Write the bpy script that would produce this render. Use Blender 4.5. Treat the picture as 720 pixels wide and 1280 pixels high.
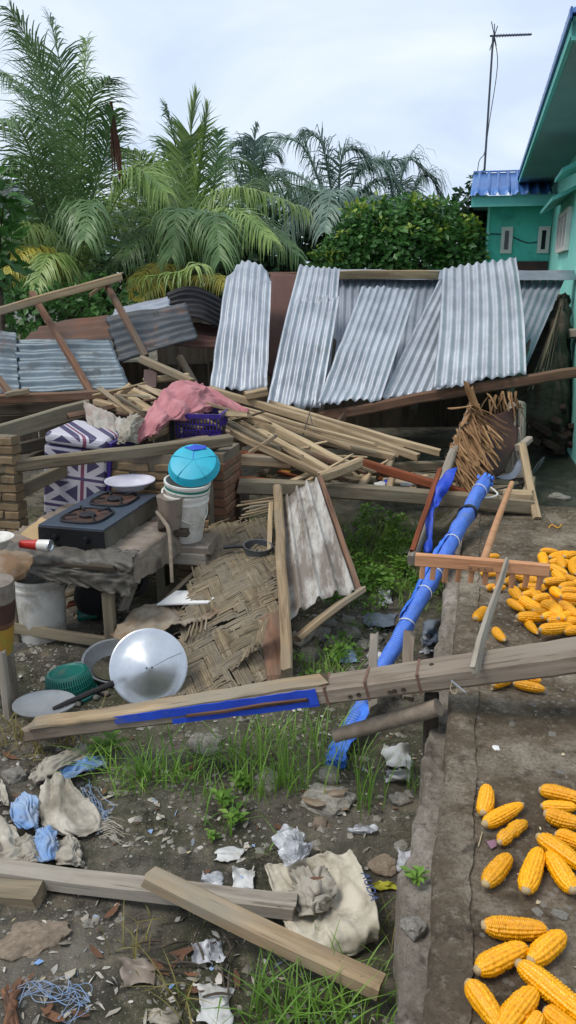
import bpy, math, random
from mathutils import Vector as V, Matrix, noise as NZ
R = math.radians
rnd = random.Random(7)
for o in list(bpy.data.objects):
    bpy.data.objects.remove(o)
SC = bpy.context.scene
COL = SC.collection
# ------------------------------------------------------------------ camera
CAMZ = 1.5; PITCH = R(16.5); F = 985.0
cd = bpy.data.cameras.new('camera'); cam = bpy.data.objects.new('camera', cd); COL.objects.link(cam)
cam.location = (0, 0, CAMZ); cam.rotation_euler = (math.pi/2 - PITCH, 0, 0)
cd.sensor_fit = 'VERTICAL'; cd.sensor_height = 36; cd.sensor_width = 36*9/16; cd.lens = 36*F/1280
cd.clip_start = .05; cd.clip_end = 2000
SC.camera = cam
# ------------------------------------------------------------------ light: bright overcast sky, weak soft sun from the left
SUN_EL = R(60); SUN_AZ = R(-112)          # azimuth measured from +Y (view direction) towards +X
w = bpy.data.worlds.new('World'); SC.world = w; w.use_nodes = True
nt = w.node_tree; nt.nodes.clear()
def wn(t, **k):
    n = nt.nodes.new(t)
    for a, b in k.items(): setattr(n, a, b)
    return n
wout = wn('ShaderNodeOutputWorld'); wbg = wn('ShaderNodeBackground'); wbg.inputs['Strength'].default_value = .1
sky = wn('ShaderNodeTexSky', sky_type='NISHITA', sun_disc=False)
sky.sun_elevation = SUN_EL; sky.sun_rotation = SUN_AZ
tc = wn('ShaderNodeTexCoord'); sep = wn('ShaderNodeSeparateXYZ'); nt.links.new(tc.outputs['Generated'], sep.inputs[0])
zz = wn('ShaderNodeMath', operation='MAXIMUM'); nt.links.new(sep.outputs['Z'], zz.inputs[0]); zz.inputs[1].default_value = 0
za = wn('ShaderNodeMath', operation='ADD'); nt.links.new(zz.outputs[0], za.inputs[0]); za.inputs[1].default_value = .28
dx = wn('ShaderNodeMath', operation='DIVIDE'); nt.links.new(sep.outputs['X'], dx.inputs[0]); nt.links.new(za.outputs[0], dx.inputs[1])
dy = wn('ShaderNodeMath', operation='DIVIDE'); nt.links.new(sep.outputs['Y'], dy.inputs[0]); nt.links.new(za.outputs[0], dy.inputs[1])
cb = wn('ShaderNodeCombineXYZ'); nt.links.new(dx.outputs[0], cb.inputs[0]); nt.links.new(dy.outputs[0], cb.inputs[1])
cn = wn('ShaderNodeTexNoise'); cn.inputs['Scale'].default_value = 1.5; cn.inputs['Detail'].default_value = 6; cn.inputs['Roughness'].default_value = .5; cn.inputs['Distortion'].default_value = .5
nt.links.new(cb.outputs[0], cn.inputs['Vector'])
cr = wn('ShaderNodeValToRGB'); nt.links.new(cn.outputs['Fac'], cr.inputs[0])
cr.color_ramp.elements[0].position = .33; cr.color_ramp.elements[0].color = (.54, .66, .87, 1)
cr.color_ramp.elements[1].position = .62; cr.color_ramp.elements[1].color = (.80, .88, .98, 1)
cs = wn('ShaderNodeVectorMath', operation='SCALE'); nt.links.new(cr.outputs[0], cs.inputs[0]); cs.inputs['Scale'].default_value = 9.3
mx = wn('ShaderNodeMix', data_type='RGBA'); mx.inputs[0].default_value = .93
nt.links.new(sky.outputs[0], mx.inputs[6]); nt.links.new(cs.outputs[0], mx.inputs[7])
nt.links.new(mx.outputs[2], wbg.inputs['Color']); nt.links.new(wbg.outputs[0], wout.inputs[0])
sl = bpy.data.lights.new('sun', 'SUN'); sl.energy = 2.0; sl.angle = R(24); sl.color = (1, .96, .9)
so = bpy.data.objects.new('sun', sl); COL.objects.link(so)
sd = V((math.sin(SUN_AZ)*math.cos(SUN_EL), math.cos(SUN_AZ)*math.cos(SUN_EL), math.sin(SUN_EL)))
so.rotation_euler = sd.to_track_quat('Z', 'Y').to_euler(); so.location = sd*30
SC.view_settings.view_transform = 'Standard'; SC.view_settings.look = 'None'
SC.view_settings.gamma = 1; SC.view_settings.use_curve_mapping = False; SC.view_settings.exposure = 0.32
SC.render.engine = 'CYCLES'
# ------------------------------------------------------------------ placing helpers
FW = V((0, math.cos(PITCH), -math.sin(PITCH))); DN = V((0, -math.sin(PITCH), -math.cos(PITCH))); RT = V((1, 0, 0)); CP = V((0, 0, CAMZ))
def ray(px, py): return FW + RT*((px-360)/F) + DN*((py-640)/F)
def W(px, py, d): return CP + ray(px, py)*d                 # a point of the place at depth d
def G(px, py, z=0.): r = ray(px, py); return CP + r*((z-CAMZ)/r.z)   # a point of the place at height z
def atY(px, py, y): r = ray(px, py); return CP + r*(y/r.y)
YAW = R(13.5); SR = V((math.cos(YAW), -math.sin(YAW), 0)); SD = V((math.sin(YAW), math.cos(YAW), 0)); K0 = V((.380, 1.278, 0))
def S(a, b, z=0.): return K0 + SR*a + SD*b + V((0, 0, z))
def Sinv(p): q = V((p[0], p[1], 0)) - K0; return q.dot(SR), q.dot(SD)
def sstep(a, b, x):
    t = min(1, max(0, (x-a)/(b-a))); return t*t*(3-2*t)
SLAB_B = 4.15
def gz(x, y):
    a, b = Sinv((x, y))
    low = -.40 + .035*NZ.noise(V((x*1.3, y*1.3, 0))) + .02*NZ.noise(V((x*4, y*4, 3))) + .008*NZ.noise(V((x*13, y*13, 5)))
    low += .06*sstep(-.6, -1.6, x)*sstep(3.6, 2.6, y)
    hi = -.06 + .02*NZ.noise(V((x*2, y*2, 9))) + .006*NZ.noise(V((x*11, y*11, 5)))
    t = sstep(-.30, .0, a)*sstep(SLAB_B-.5, SLAB_B+.1, b)
    far = sstep(6.5, 8.5, y)
    z = low*(1-t) + hi*t
    return z*(1-far) + (-.1+.04*NZ.noise(V((x*.5, y*.5, 2))))*far
def onG(px, py, dz=0.):
    p = G(px, py, -.4)
    for _ in range(6): p = G(px, py, gz(p.x, p.y)+dz)
    return p
# ------------------------------------------------------------------ materials
def lin(c):
    if isinstance(c, str):
        c = c.lstrip('#'); c = [int(c[i:i+2], 16)/255 for i in (0, 2, 4)]
        c = [x/12.92 if x <= .04045 else ((x+.055)/1.055)**2.4 for x in c]
    return (c[0], c[1], c[2], 1)
class NB:
    def __init__(s, name):
        s.m = bpy.data.materials.new(name); s.m.use_nodes = True; s.t = s.m.node_tree; s.t.nodes.clear()
        s.out = s.n('ShaderNodeOutputMaterial'); s.b = s.n('ShaderNodeBsdfPrincipled'); s.l(s.b.outputs[0], s.out.inputs[0])
    def n(s, t, **k):
        x = s.t.nodes.new(t)
        for a, b in k.items(): setattr(x, a, b)
        return x
    def l(s, a, b): s.t.links.new(a, b)
    def put(s, sock, v):
        if hasattr(v, 'is_linked') or hasattr(v, 'links'): s.l(v, sock)
        else: sock.default_value = v
    def math(s, op, a, b=0., c=None, clamp=False):
        x = s.n('ShaderNodeMath', operation=op, use_clamp=clamp); s.put(x.inputs[0], a); s.put(x.inputs[1], b)
        if c is not None: s.put(x.inputs[2], c)
        return x.outputs[0]
    def coord(s, scale=(1, 1, 1), kind='Object', rand=True):
        t = s.n('ShaderNodeTexCoord'); v = t.outputs[kind]
        if rand:
            oi = s.n('ShaderNodeObjectInfo'); k = s.math('MULTIPLY', oi.outputs['Random'], 37.)
            a = s.n('ShaderNodeVectorMath', operation='ADD'); s.l(v, a.inputs[0]); s.l(k, a.inputs[1]); v = a.outputs[0]
        m = s.n('ShaderNodeVectorMath', operation='MULTIPLY'); s.l(v, m.inputs[0]); m.inputs[1].default_value = scale
        return m.outputs[0]
    def noise(s, vec, scale=1., detail=6, rough=.55, dist=0.):
        x = s.n('ShaderNodeTexNoise'); s.l(vec, x.inputs['Vector']); x.inputs['Scale'].default_value = scale
        x.inputs['Detail'].default_value = detail; x.inputs['Roughness'].default_value = rough; x.inputs['Distortion'].default_value = dist
        return x.outputs['Fac']
    def ramp(s, fac, stops):
        x = s.n('ShaderNodeValToRGB'); s.l(fac, x.inputs[0]); e = x.color_ramp.elements
        while len(e) < len(stops): e.new(.5)
        for i, (p, c) in enumerate(stops):
            e[i].position = p; e[i].color = lin(c) if not isinstance(c, (int, float)) else (c, c, c, 1)
        return x.outputs[0]
    def mix(s, f, a, b, mode='MIX'):
        x = s.n('ShaderNodeMix', data_type='RGBA', blend_type=mode); s.put(x.inputs[0], f)
        s.put(x.inputs[6], a if not isinstance(a, (str, tuple)) else lin(a)); s.put(x.inputs[7], b if not isinstance(b, (str, tuple)) else lin(b))
        return x.outputs[2]
    def hsv(s, col, val=1., sat=1.):
        x = s.n('ShaderNodeHueSaturation'); s.put(x.inputs['Color'], col); s.put(x.inputs['Value'], val); s.put(x.inputs['Saturation'], sat); return x.outputs[0]
    def bump(s, h, strength=.3, dist=.01, prev=None):
        x = s.n('ShaderNodeBump'); s.l(h, x.inputs['Height']); x.inputs['Strength'].default_value = strength; x.inputs['Distance'].default_value = dist
        if prev is not None: s.l(prev, x.inputs['Normal'])
        s.l(x.outputs[0], s.b.inputs['Normal']); return x.outputs[0]
    def fin(s, col=None, rough=.8, metal=0., spec=.5):
        if col is not None: s.put(s.b.inputs['Base Color'], col if not isinstance(col, (str, tuple)) else lin(col))
        s.put(s.b.inputs['Roughness'], rough); s.put(s.b.inputs['Metallic'], metal); s.b.inputs['Specular IOR Level'].default_value = spec
        return s.m
    def orand(s): return s.n('ShaderNodeObjectInfo').outputs['Random']
MT = {}
def wood(name, cols, grey=None, rough=.85, gamt=.5, cracks=.5, sc=1.):
    b = NB(name)
    v = b.coord((2.2*sc, 26*sc, 26*sc)); n1 = b.noise(v, 1, 6, .6, .6)
    c = b.ramp(n1, [(.28, cols[0]), (.52, cols[1]), (.75, cols[2])])
    v2 = b.coord((1.3, 5, 5)); n2 = b.noise(v2, 1.6, 5, .6)
    if grey: c = b.mix(b.ramp(n2, [(.5-.18*gamt, 0.), (.68, 1.)]), c, grey)
    oi = b.orand(); c = b.hsv(c, b.math('MULTIPLY_ADD', oi, .45, .78))
    v3 = b.coord((3, 90, 90)); n3 = b.noise(v3, 1, 3, .5)
    cr_ = b.ramp(n3, [(.30, 1.), (.37, 0.)])
    c = b.mix(b.math('MULTIPLY', cr_, cracks), c, cols[3] if len(cols) > 3 else '#2a211a')
    md = b.noise(b.coord((1.6, 3, 3)), 1.4, 9, .7); c = b.mix(b.ramp(md, [(.54, 0.), (.72, .45)]), c, '#4d4234'); k = b.noise(b.coord((9, 30, 30)), 1., 2, .5); c = b.mix(b.math('MULTIPLY', b.ramp(k, [(.76, 0.), (.80, 1.)]), .6), c, '#33241a')
    h = b.mix(.5, n1, n3); b.bump(h, .45, .006)
    MT[name] = b.fin(c, rough, spec=.25)
wood('wood_grey', ['#5f574d', '#857b6d', '#a3998a', '#2c2620'], '#8f887d')
wood('wood_tan', ['#73604a', '#988366', '#b39e7f', '#382b1f'], '#8a8170', gamt=.25)
wood('wood_fresh', ['#84705a', '#ab9676', '#c6b394', '#4b3c2a'], None, cracks=.3)
wood('wood_brown', ['#4a3527', '#6d5140', '#86674f', '#221812'], '#655a4e', gamt=.2)
wood('wood_red', ['#552b1c', '#7a4229', '#91573a', '#2b170f'], None, cracks=.4)
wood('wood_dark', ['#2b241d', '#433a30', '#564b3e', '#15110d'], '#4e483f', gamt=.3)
wood('wood_olive', ['#544a3c', '#776b57', '#92866e', '#29231a'], '#6e6858', gamt=.4)
wood('wood_rake', ['#96694a', '#b4835f', '#c69773', '#5a3a26'], None, cracks=.15)
wood('bamboo_old', ['#453a2e', '#74664f', '#9c8d72', '#241c14'], '#6f685b', gamt=.5, cracks=.8, sc=1.6)
wood('thatch', ['#5e4530', '#8c6b4a', '#b39469', '#2c1c10'], None, cracks=.5)
def plain(name, c1, c2=None, sc=8., rough=.5, metal=0., bump=.0, bsc=40., dirt=None, damt=.4, dsc=5., spec=.5, rv=0.):
    b = NB(name); v = b.coord()
    c = b.ramp(b.noise(v, sc, 5), [(.35, c1), (.65, c2 or c1)])
    if rv: c = b.hsv(c, b.math('MULTIPLY_ADD', b.orand(), rv, 1-rv/2))
    r = rough
    if dirt:
        dn = b.noise(v, dsc, 8, .65); f = b.ramp(dn, [(.62-.35*damt, 0.), (.80-.25*damt, 1.)])
        c = b.mix(b.math('MULTIPLY', f, .85), c, dirt); r = b.math('MULTIPLY_ADD', f, .85-rough, rough, clamp=True)
    if bump: b.bump(b.noise(v, bsc, 4), bump, .005)
    MT[name] = b.fin(c, r, metal, spec); return b
# galvanised sheet: spangle, dull oxide patches, some rust and dirt
def zinc(name, c1, c2, rough, metal, rust=0., dirt=0., dirtc='#6b5a48'):
    b = NB(name); v = b.coord()
    vo = b.n('ShaderNodeTexVoronoi'); b.l(v, vo.inputs['Vector']); vo.inputs['Scale'].default_value = 55
    n = b.noise(v, 3.5, 7, .6); c = b.ramp(n, [(.35, c1), (.65, c2)])
    vb = b.n('ShaderNodeRGBToBW'); b.l(vo.outputs['Color'], vb.inputs[0]); c = b.hsv(c, b.math('MULTIPLY_ADD', vb.outputs[0], .08, .96))
    r = b.math('MULTIPLY_ADD', n, .3, rough-.15, clamp=True); m = metal
    for amt, col, s_ in ((rust, '#6e4630', 2.2), (dirt, dirtc, 4.)):
        if amt:
            f = b.ramp(b.noise(v, s_, 9, .68, .3), [(.68-.34*amt, 0.), (.80-.30*amt, 1.)])
            c = b.mix(f, c, col); r = b.math('MAXIMUM', r, b.math('MULTIPLY', f, .9)); m = b.math('MULTIPLY', b.math('SUBTRACT', 1., f), m)
    b.bump(b.noise(v, 14, 5), .12, .01)
    MT[name] = b.fin(c, r, m)
zinc('zinc_bright', '#959aa1', '#b2b7bd', .50, .32, rust=.03, dirt=.16, dirtc='#8b8985')
zinc('zinc_grey', '#777d87', '#8f949d', .55, .25, dirt=.25, dirtc='#70706e')
zinc('zinc_blue', '#55626a', '#6c7980', .5, .35, rust=.22, dirt=.5, dirtc='#53595a')
zinc('zinc_dark', '#35393d', '#4b5054', .55, .35, rust=.3, dirt=.5, dirtc='#3c3a38')
zinc('zinc_rust', '#4f382d', '#664736', .8, .05, rust=.35, dirt=.4, dirtc='#4a443f')
zinc('zinc_white', '#b9b5ac', '#cac6bd', .55, .05, dirt=.62, dirtc='#6d5a4a')
zinc('rust_panel', '#4b322b', '#5f4036', .85, .0, rust=.3)
zinc('aluminium', '#b0b3b7', '#cbced1', .30, .85)
zinc('aluminium_dull', '#8d8f90', '#a3a5a6', .5, .55, dirt=.3, dirtc='#6c675f')
zinc('steel_dark', '#55585b', '#6d7073', .45, .5, dirt=.4, dirtc='#3a352f')
plain('plastic_white', '#d3d0c8', '#c2beb4', rough=.4, dirt='#877c6c', damt=.35, dsc=7)
plain('plastic_basin', '#cfcbd4', '#bfbcc6', rough=.35)
plain('plastic_cyan', '#1fa6bb', '#179ab2', rough=.5, bump=.25, bsc=12, dirt='#2b8798', damt=.3)
plain('plastic_green', '#0f6b5c', '#135e54', rough=.4, dirt='#5d5642', damt=.25, dsc=10)
plain('plastic_purple', '#35207c', '#2b1a66', rough=.4)
plain('plastic_blue', '#1e47b8', '#1a3ca8', rough=.55, dirt='#566070', damt=.12)
plain('tarp_navy', '#15286f', '#1a3188', rough=.45, bump=.2, bsc=60)
plain('net_blue', '#2a5fc4', '#3f78d6', sc=30, rough=.6, bump=.5, bsc=120)
plain('cloth_blue', '#5f83b2', '#86a3c6', rough=.9, bump=.3, dirt='#94928a', damt=.55)
plain('cloth_white', '#a39b8c', '#bdb5a6', rough=.95, bump=.4, dirt='#6d6554', damt=.6, dsc=6)
plain('cloth_grime', '#8f887b', '#a39b8c', rough=.95, bump=.3, dirt='#5f5a4d', damt=.5)
plain('cloth_pink', '#a0666a', '#b47b7d', rough=.95, bump=.25, bsc=120)
plain('cloth_grey', '#8e897e', '#a29c92', rough=.95, bump=.3, dirt='#8a6b68', damt=.3)
plain('black_rubber', '#141417', '#1d1d20', rough=.5)
plain('charcoal', '#131211', '#262322', rough=.9, bump=.6)
plain('stove_top', '#3c4653', '#333c48', rough=.35, dirt='#2c2a2a', damt=.35, dsc=8, metal=.1)
plain('stove_front', '#0e1013', '#15171b', rough=.3, dirt='#2a2622', damt=.2)
plain('stove_side', '#5b574d', '#6d685c', rough=.6, dirt='#3a352d', damt=.4, metal=.3)
plain('burner_rust', '#4a2c1e', '#2e211b', sc=20, rough=.9, bump=.3)
plain('iron_black', '#17161a', '#221f20', rough=.6, metal=.3)
plain('board_white', '#d2d0cc', '#dcdad6', rough=.6)
plain('paper_white', '#b3b2ae', '#c6c5c1', rough=.9, dirt='#7c7668', damt=.4, dsc=12)
plain('cardboard', '#8f7550', '#7a6342', rough=.95, bump=.2, dirt='#5c5243', damt=.5, dsc=4)
plain('cardboard_wet', '#6b5238', '#84705a', sc=5, rough=.9, bump=.3, dirt='#8b8375', damt=.6, dsc=5)
plain('cardboard_light', '#a58a63', '#b2986f', rough=.95)
plain('tarp_dirty', '#77695b', '#96897b', sc=6, rough=.45, bump=.5, bsc=25, dirt='#3a342c', damt=.55, dsc=6)
plain('tarp_black', '#3f3b35', '#6a6459', sc=9, rough=.6, bump=.5, bsc=30, dirt='#1a1815', damt=.45, dsc=9)
plain('brick_tan', '#6c5840', '#836d50', sc=7, rough=.95, bump=.6, bsc=50, dirt='#6b6450', damt=.4, dsc=6, rv=.4)
plain('brick_red', '#6a4a36', '#7c5a45', sc=7, rough=.95, bump=.6, bsc=50, dirt='#6b5f4d', damt=.4, dsc=6, rv=.4)
plain('mortar', '#5d5446', '#6e6454', rough=.95, bump=.5)
plain('stone', '#77736a', '#928d82', sc=6, rough=.9, bump=.7, bsc=30, dirt='#57503f', damt=.4, rv=.35)
plain('stone_brown', '#6f6150', '#857766', sc=6, rough=.95, bump=.6, bsc=25, dirt='#564b3a', damt=.3, rv=.2)
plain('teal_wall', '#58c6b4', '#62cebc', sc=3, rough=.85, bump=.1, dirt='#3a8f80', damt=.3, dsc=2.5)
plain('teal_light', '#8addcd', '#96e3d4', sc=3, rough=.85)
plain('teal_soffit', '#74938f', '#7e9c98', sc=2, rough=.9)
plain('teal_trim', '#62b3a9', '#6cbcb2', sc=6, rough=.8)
plain('roof_blue', '#315a98', '#4874ae', sc=2, rough=.4, metal=.2)
plain('frame_white', '#d6d3cb', '#dedbd3', rough=.6)
plain('glass_dark', '#0b0e10', '#101417', rough=.1)
plain('door_brown', '#3a2018', '#472a1f', rough=.6)
plain('pole_grey', '#3f444a', '#4c5259', rough=.5, metal=.4)
plain('wall_pale', '#8d9189', '#a3a79f', sc=2, rough=.9)
plain('rope_white', '#c8c8c4', '#d6d6d2', rough=.8)
plain('rope_dark', '#2e3236', '#3d4046', rough=.8)
plain('wire', '#3c3a38', '#555250', rough=.5, metal=.6)
plain('red_plastic', '#a3221c', '#b42a22', rough=.35)
plain('orange_yellow', '#c98a1c', '#d69a24', rough=.5)
plain('husk', '#b8a988', '#9d8c6c', sc=20, rough=.9, bump=.3)
plain('cob_core', '#c9b48c', '#a98f66', sc=60, rough=.95, bump=.6, bsc=200)
plain('leaf_dry', '#4f3524', '#6f4c33', sc=10, rough=.85, bump=.3, rv=.5)
plain('leaf_yellow', '#8f8d1f', '#a09a2a', rough=.6)
plain('plastic_lilac', '#8d6a78', '#7d5c6a', rough=.5)
plain('tarp_grey', '#5d6672', '#6d7682', rough=.6, bump=.3, bsc=20)
plain('painted_black', '#1a1a1f', '#22222a', rough=.7)
def corn():
    b = NB('corn'); v = b.coord(); c = b.ramp(b.noise(v, 18, 3), [(.3, '#e38c02'), (.5, '#f2a806'), (.75, '#f6be22')])
    n2 = b.noise(b.coord((9, 60, 60)), 1, 3, .5); c = b.mix(b.math('MULTIPLY', b.ramp(n2, [(.62, 0.), (.75, 1.)]), .4), c, '#f5c63c')
    vk = b.n('ShaderNodeTexVoronoi'); b.l(b.coord((28, 9, 9)), vk.inputs['Vector']); vk.inputs['Scale'].default_value = 1.; kb_ = b.n('ShaderNodeRGBToBW'); b.l(vk.outputs['Color'], kb_.inputs[0]); c = b.hsv(c, b.math('MULTIPLY_ADD', kb_.outputs[0], .30, .85), 1.06)
    dd = b.noise(b.coord((2, 3, 3)), 2.2, 6, .7); c = b.mix(b.math('MULTIPLY', b.ramp(dd, [(.60, 0.), (.74, 1.)]), .5), c, '#a57c3a'); c = b.hsv(c, b.math('MULTIPLY_ADD', b.orand(), .32, .76))
    b.b.inputs['Subsurface Weight'].default_value = .0
    MT['corn'] = b.fin(c, .33, spec=.5)
corn()
def leafmat(name, cols, trans=.25, rough=.5, spec=.4):
    b = NB(name); v = b.coord(rand=True); c = b.ramp(b.noise(v, 2.2, 4), [(.32, cols[0]), (.5, cols[1]), (.68, cols[2])])
    c = b.hsv(c, b.math('MULTIPLY_ADD', b.orand(), .3, .85))
    m = b.fin(c, rough, spec=spec)
    tr = b.n('ShaderNodeBsdfTranslucent'); b.l(c, tr.inputs[0]); ms = b.n('ShaderNodeMixShader'); ms.inputs[0].default_value = trans
    b.l(b.b.outputs[0], ms.inputs[1]); b.l(tr.outputs[0], ms.inputs[2]); b.l(ms.outputs[0], b.out.inputs[0]); MT[name] = m
leafmat('palm_green', ['#496740', '#627f4c', '#7b955f'], .25, .42)
leafmat('palm_light', ['#658341', '#839c53', '#9fb169'], .35, .42)
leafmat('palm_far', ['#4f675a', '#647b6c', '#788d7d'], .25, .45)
leafmat('palm_yellow', ['#8d8a2e', '#a89d3c', '#6f8040'], .35, .5)
leafmat('palm_dead', ['#3d2a22', '#57382b', '#6a4939'], .1, .8)
leafmat('leaf_bush', ['#33562a', '#446e33', '#5a843f'], .3, .45)
leafmat('leaf_bright', ['#71903a', '#8fa640', '#a4b44c'], .4, .45)
leafmat('leaf_dark', ['#2c472e', '#3c5d3c', '#4d704a'], .2, .5)
leafmat('grass', ['#4d7028', '#6a9036', '#86a648'], .35, .5)
leafmat('grass_dry', ['#7d7440', '#91864c', '#6d7440'], .3, .7)
def clear_plastic():
    b = NB('plastic_clear'); v = b.coord(); b.bump(b.noise(v, 60, 4), .6, .004); b.b.inputs['Alpha'].default_value = .55
    MT['plastic_clear'] = b.fin(b.ramp(b.noise(v, 20, 4), [(.4, '#a9aaae'), (.6, '#dcdde0')]), .2)
clear_plastic()
def mud(name='mud', k=1.):
    b = NB(name); v = b.coord(rand=False)
    n = b.noise(v, 2.6, 12, .72); c = b.ramp(n, [(.30, '#3b372f'), (.47, '#615b50'), (.62, '#898274')])
    n2 = b.noise(v, 1.1, 6, .6); c = b.mix(b.ramp(n2, [(.42, 0.), (.62, .85)]), c, '#484a2b')
    n3 = b.noise(v, 14, 10, .75); c = b.mix(b.math('MULTIPLY', b.ramp(n3, [(.52, 0.), (.64, 1.)]), .7), c, '#8d816d')
    n6 = b.noise(v, 7, 8, .75); c = b.mix(b.math('MULTIPLY', b.ramp(n6, [(.36, 1.), (.47, 0.)]), .75), c, '#221d16')
    vo = b.n('ShaderNodeTexVoronoi'); b.l(v, vo.inputs['Vector']); vo.inputs['Scale'].default_value = 85
    c = b.mix(b.ramp(vo.outputs['Distance'], [(.12, .8), (.22, 0.)]), c, '#a89d8a')
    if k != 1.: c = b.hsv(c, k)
    hh = b.mix(.5, n3, b.noise(v, 60, 8, .75)); b.bump(hh, 1., .05)
    MT[name] = b.fin(c, .9 if k == 1. else .5, spec=.3)
mud(); mud('mud_wet_shaded', .5)  # second mud: wet soil, darkened further to paint in the eave's shade
def concrete(name, dark, mid, light, grime, gamt=.5, agg=True):
    b = NB(name); v = b.coord(rand=False); n = b.noise(v, 2.4, 12, .74); c = b.ramp(n, [(.33, dark), (.48, mid), (.63, light)])
    n2 = b.noise(v, 1.2, 9, .66, .4); c = b.mix(b.ramp(n2, [(.62-.3*gamt, 0.), (.75-.2*gamt, .85)]), c, grime)
    n4 = b.noise(v, 26, 10, .78); c = b.mix(b.math('MULTIPLY', b.ramp(n4, [(.53, 0.), (.62, 1.)]), .6), c, light)
    n5 = b.noise(v, 80, 6, .8); c = b.mix(b.math('MULTIPLY', b.ramp(n5, [(.50, 0.), (.62, 1.)]), .65), c, dark)
    n7 = b.noise(v, 11, 8, .7); c = b.mix(b.math('MULTIPLY', b.ramp(n7, [(.36, 1.), (.45, 0.)]), .6), c, '#2c241b')
    if agg:
        vo = b.n('ShaderNodeTexVoronoi'); b.l(v, vo.inputs['Vector']); vo.inputs['Scale'].default_value = 30; vo.inputs['Randomness'].default_value = 1
        msk = b.math('MULTIPLY', b.ramp(vo.outputs['Distance'], [(.20, 1.), (.27, 0.)]), b.ramp(b.noise(v, 2.2, 4), [(.47, 0.), (.56, .85)]))
        c = b.mix(msk, c, '#9b978d')
    b.bump(b.mix(.5, n4, n5), 1., .03)
    MT[name] = b.fin(c, .9, spec=.3)
concrete('concrete_yard', '#4a3e30', '#726350', '#a89c89', '#55462f', .5)
concrete('concrete_kerb', '#4d4234', '#74665480'[:7], '#aca08d', '#4d3f2e', .4, False)
concrete('mortar_edge', '#6e6458', '#8f8577', '#b5ac9f', '#675c4d', .25, False)
def netm(name, dirv, per, c1, c2):
    b = NB(name); t = b.n('ShaderNodeTexCoord'); d = b.n('ShaderNodeVectorMath', operation='DOT_PRODUCT'); b.l(t.outputs['Object'], d.inputs[0]); d.inputs[1].default_value = dirv
    sn = b.math('SINE', b.math('MULTIPLY_ADD', d.outputs['Value'], 6.283/per, b.math('MULTIPLY', b.noise(b.coord(rand=False), 12, 4), 3.)))
    f = b.math('MULTIPLY_ADD', sn, .35, .5); n = b.noise(b.coord(rand=False), 25, 5, .7); c = b.mix(b.math('MULTIPLY', f, b.math('MULTIPLY_ADD', n, 1.2, .1), clamp=True), c1, c2)
    dn = b.noise(b.coord(rand=False), 7, 7, .7); c = b.mix(b.ramp(dn, [(.52, 0.), (.68, .7)]), c, '#5d6f94'); b.bump(b.mix(.5, f, n), .6, .01); MT[name] = b.fin(c, .6)
def flag():
    b = NB('flag_print'); t = b.n('ShaderNodeTexCoord'); s_ = b.n('ShaderNodeSeparateXYZ'); b.l(t.outputs['Object'], s_.inputs[0])
    x = b.math('PINGPONG', b.math('ADD', s_.outputs['X'], b.math('MULTIPLY', s_.outputs['Y'], .9)), .15); z = b.math('PINGPONG', b.math('ADD', s_.outputs['Z'], .10), .10)
    ax = b.math('ABSOLUTE', x); az = b.math('ABSOLUTE', z)
    d = b.math('ABSOLUTE', b.math('SUBTRACT', b.math('MULTIPLY', ax, .66), az))
    c = b.mix(b.math('LESS_THAN', d, .024), '#2a2152', '#bdb9c2')
    c = b.mix(b.math('LESS_THAN', b.math('MINIMUM', ax, az), .03), c, '#bdb9c2')
    c = b.mix(b.math('LESS_THAN', ax, .012), c, '#6f2148'); c = b.mix(b.math('LESS_THAN', az, .010), c, '#3a2a5c')
    n = b.noise(b.coord(), 6, 5); c = b.mix(b.math('MULTIPLY', n, .35), c, '#6d6762'); b.bump(b.noise(b.coord(), 9, 4), .4, .02)
    MT['flag_print'] = b.fin(c, .6)
flag()

plain('brick_shaded', '#352720', '#43322a', sc=7, rough=.95, bump=.6, bsc=50, rv=.4)  # brick colour darkened to paint in the shade on the rubble pile
plain('soil_crumb', '#4d3a28', '#6d5238', sc=60, rough=.95, bump=.3)
plain('pale_crumb', '#9d968a', '#b9b3a8', sc=60, rough=.9)
def ribdirt():
    b = NB('sheet_white'); v = b.coord((9, 1.6, 3)); n = b.noise(v, 1., 8, .62, .3); w2 = b.noise(b.coord((60, 12, 20)), 1., 6, .7)
    c = b.mix(b.ramp(b.math('MULTIPLY_ADD', w2, .35, b.math('MULTIPLY', n, .75)), [(.47, 0.), (.61, .88)]), '#aaa69e', '#63574b'); MT['sheet_white'] = b.fin(c, .6)
ribdirt()

wood('wood_beam', ['#66594d', '#8a7c6c', '#a59887', '#2e261f'], '#8e8375', gamt=.4)
plain('handle_wood', '#a87852', '#b98a63', sc=14, rough=.7, bump=.15, bsc=30)
plain('stick_bark', '#6f6355', '#857868', sc=25, rough=.9, bump=.5, bsc=60)
plain('beam_stain', '#5c4337', '#6d5243', sc=30, rough=.9)
plain('ink_blue', '#39456b', '#4a567a', sc=40, rough=.9)
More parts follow.
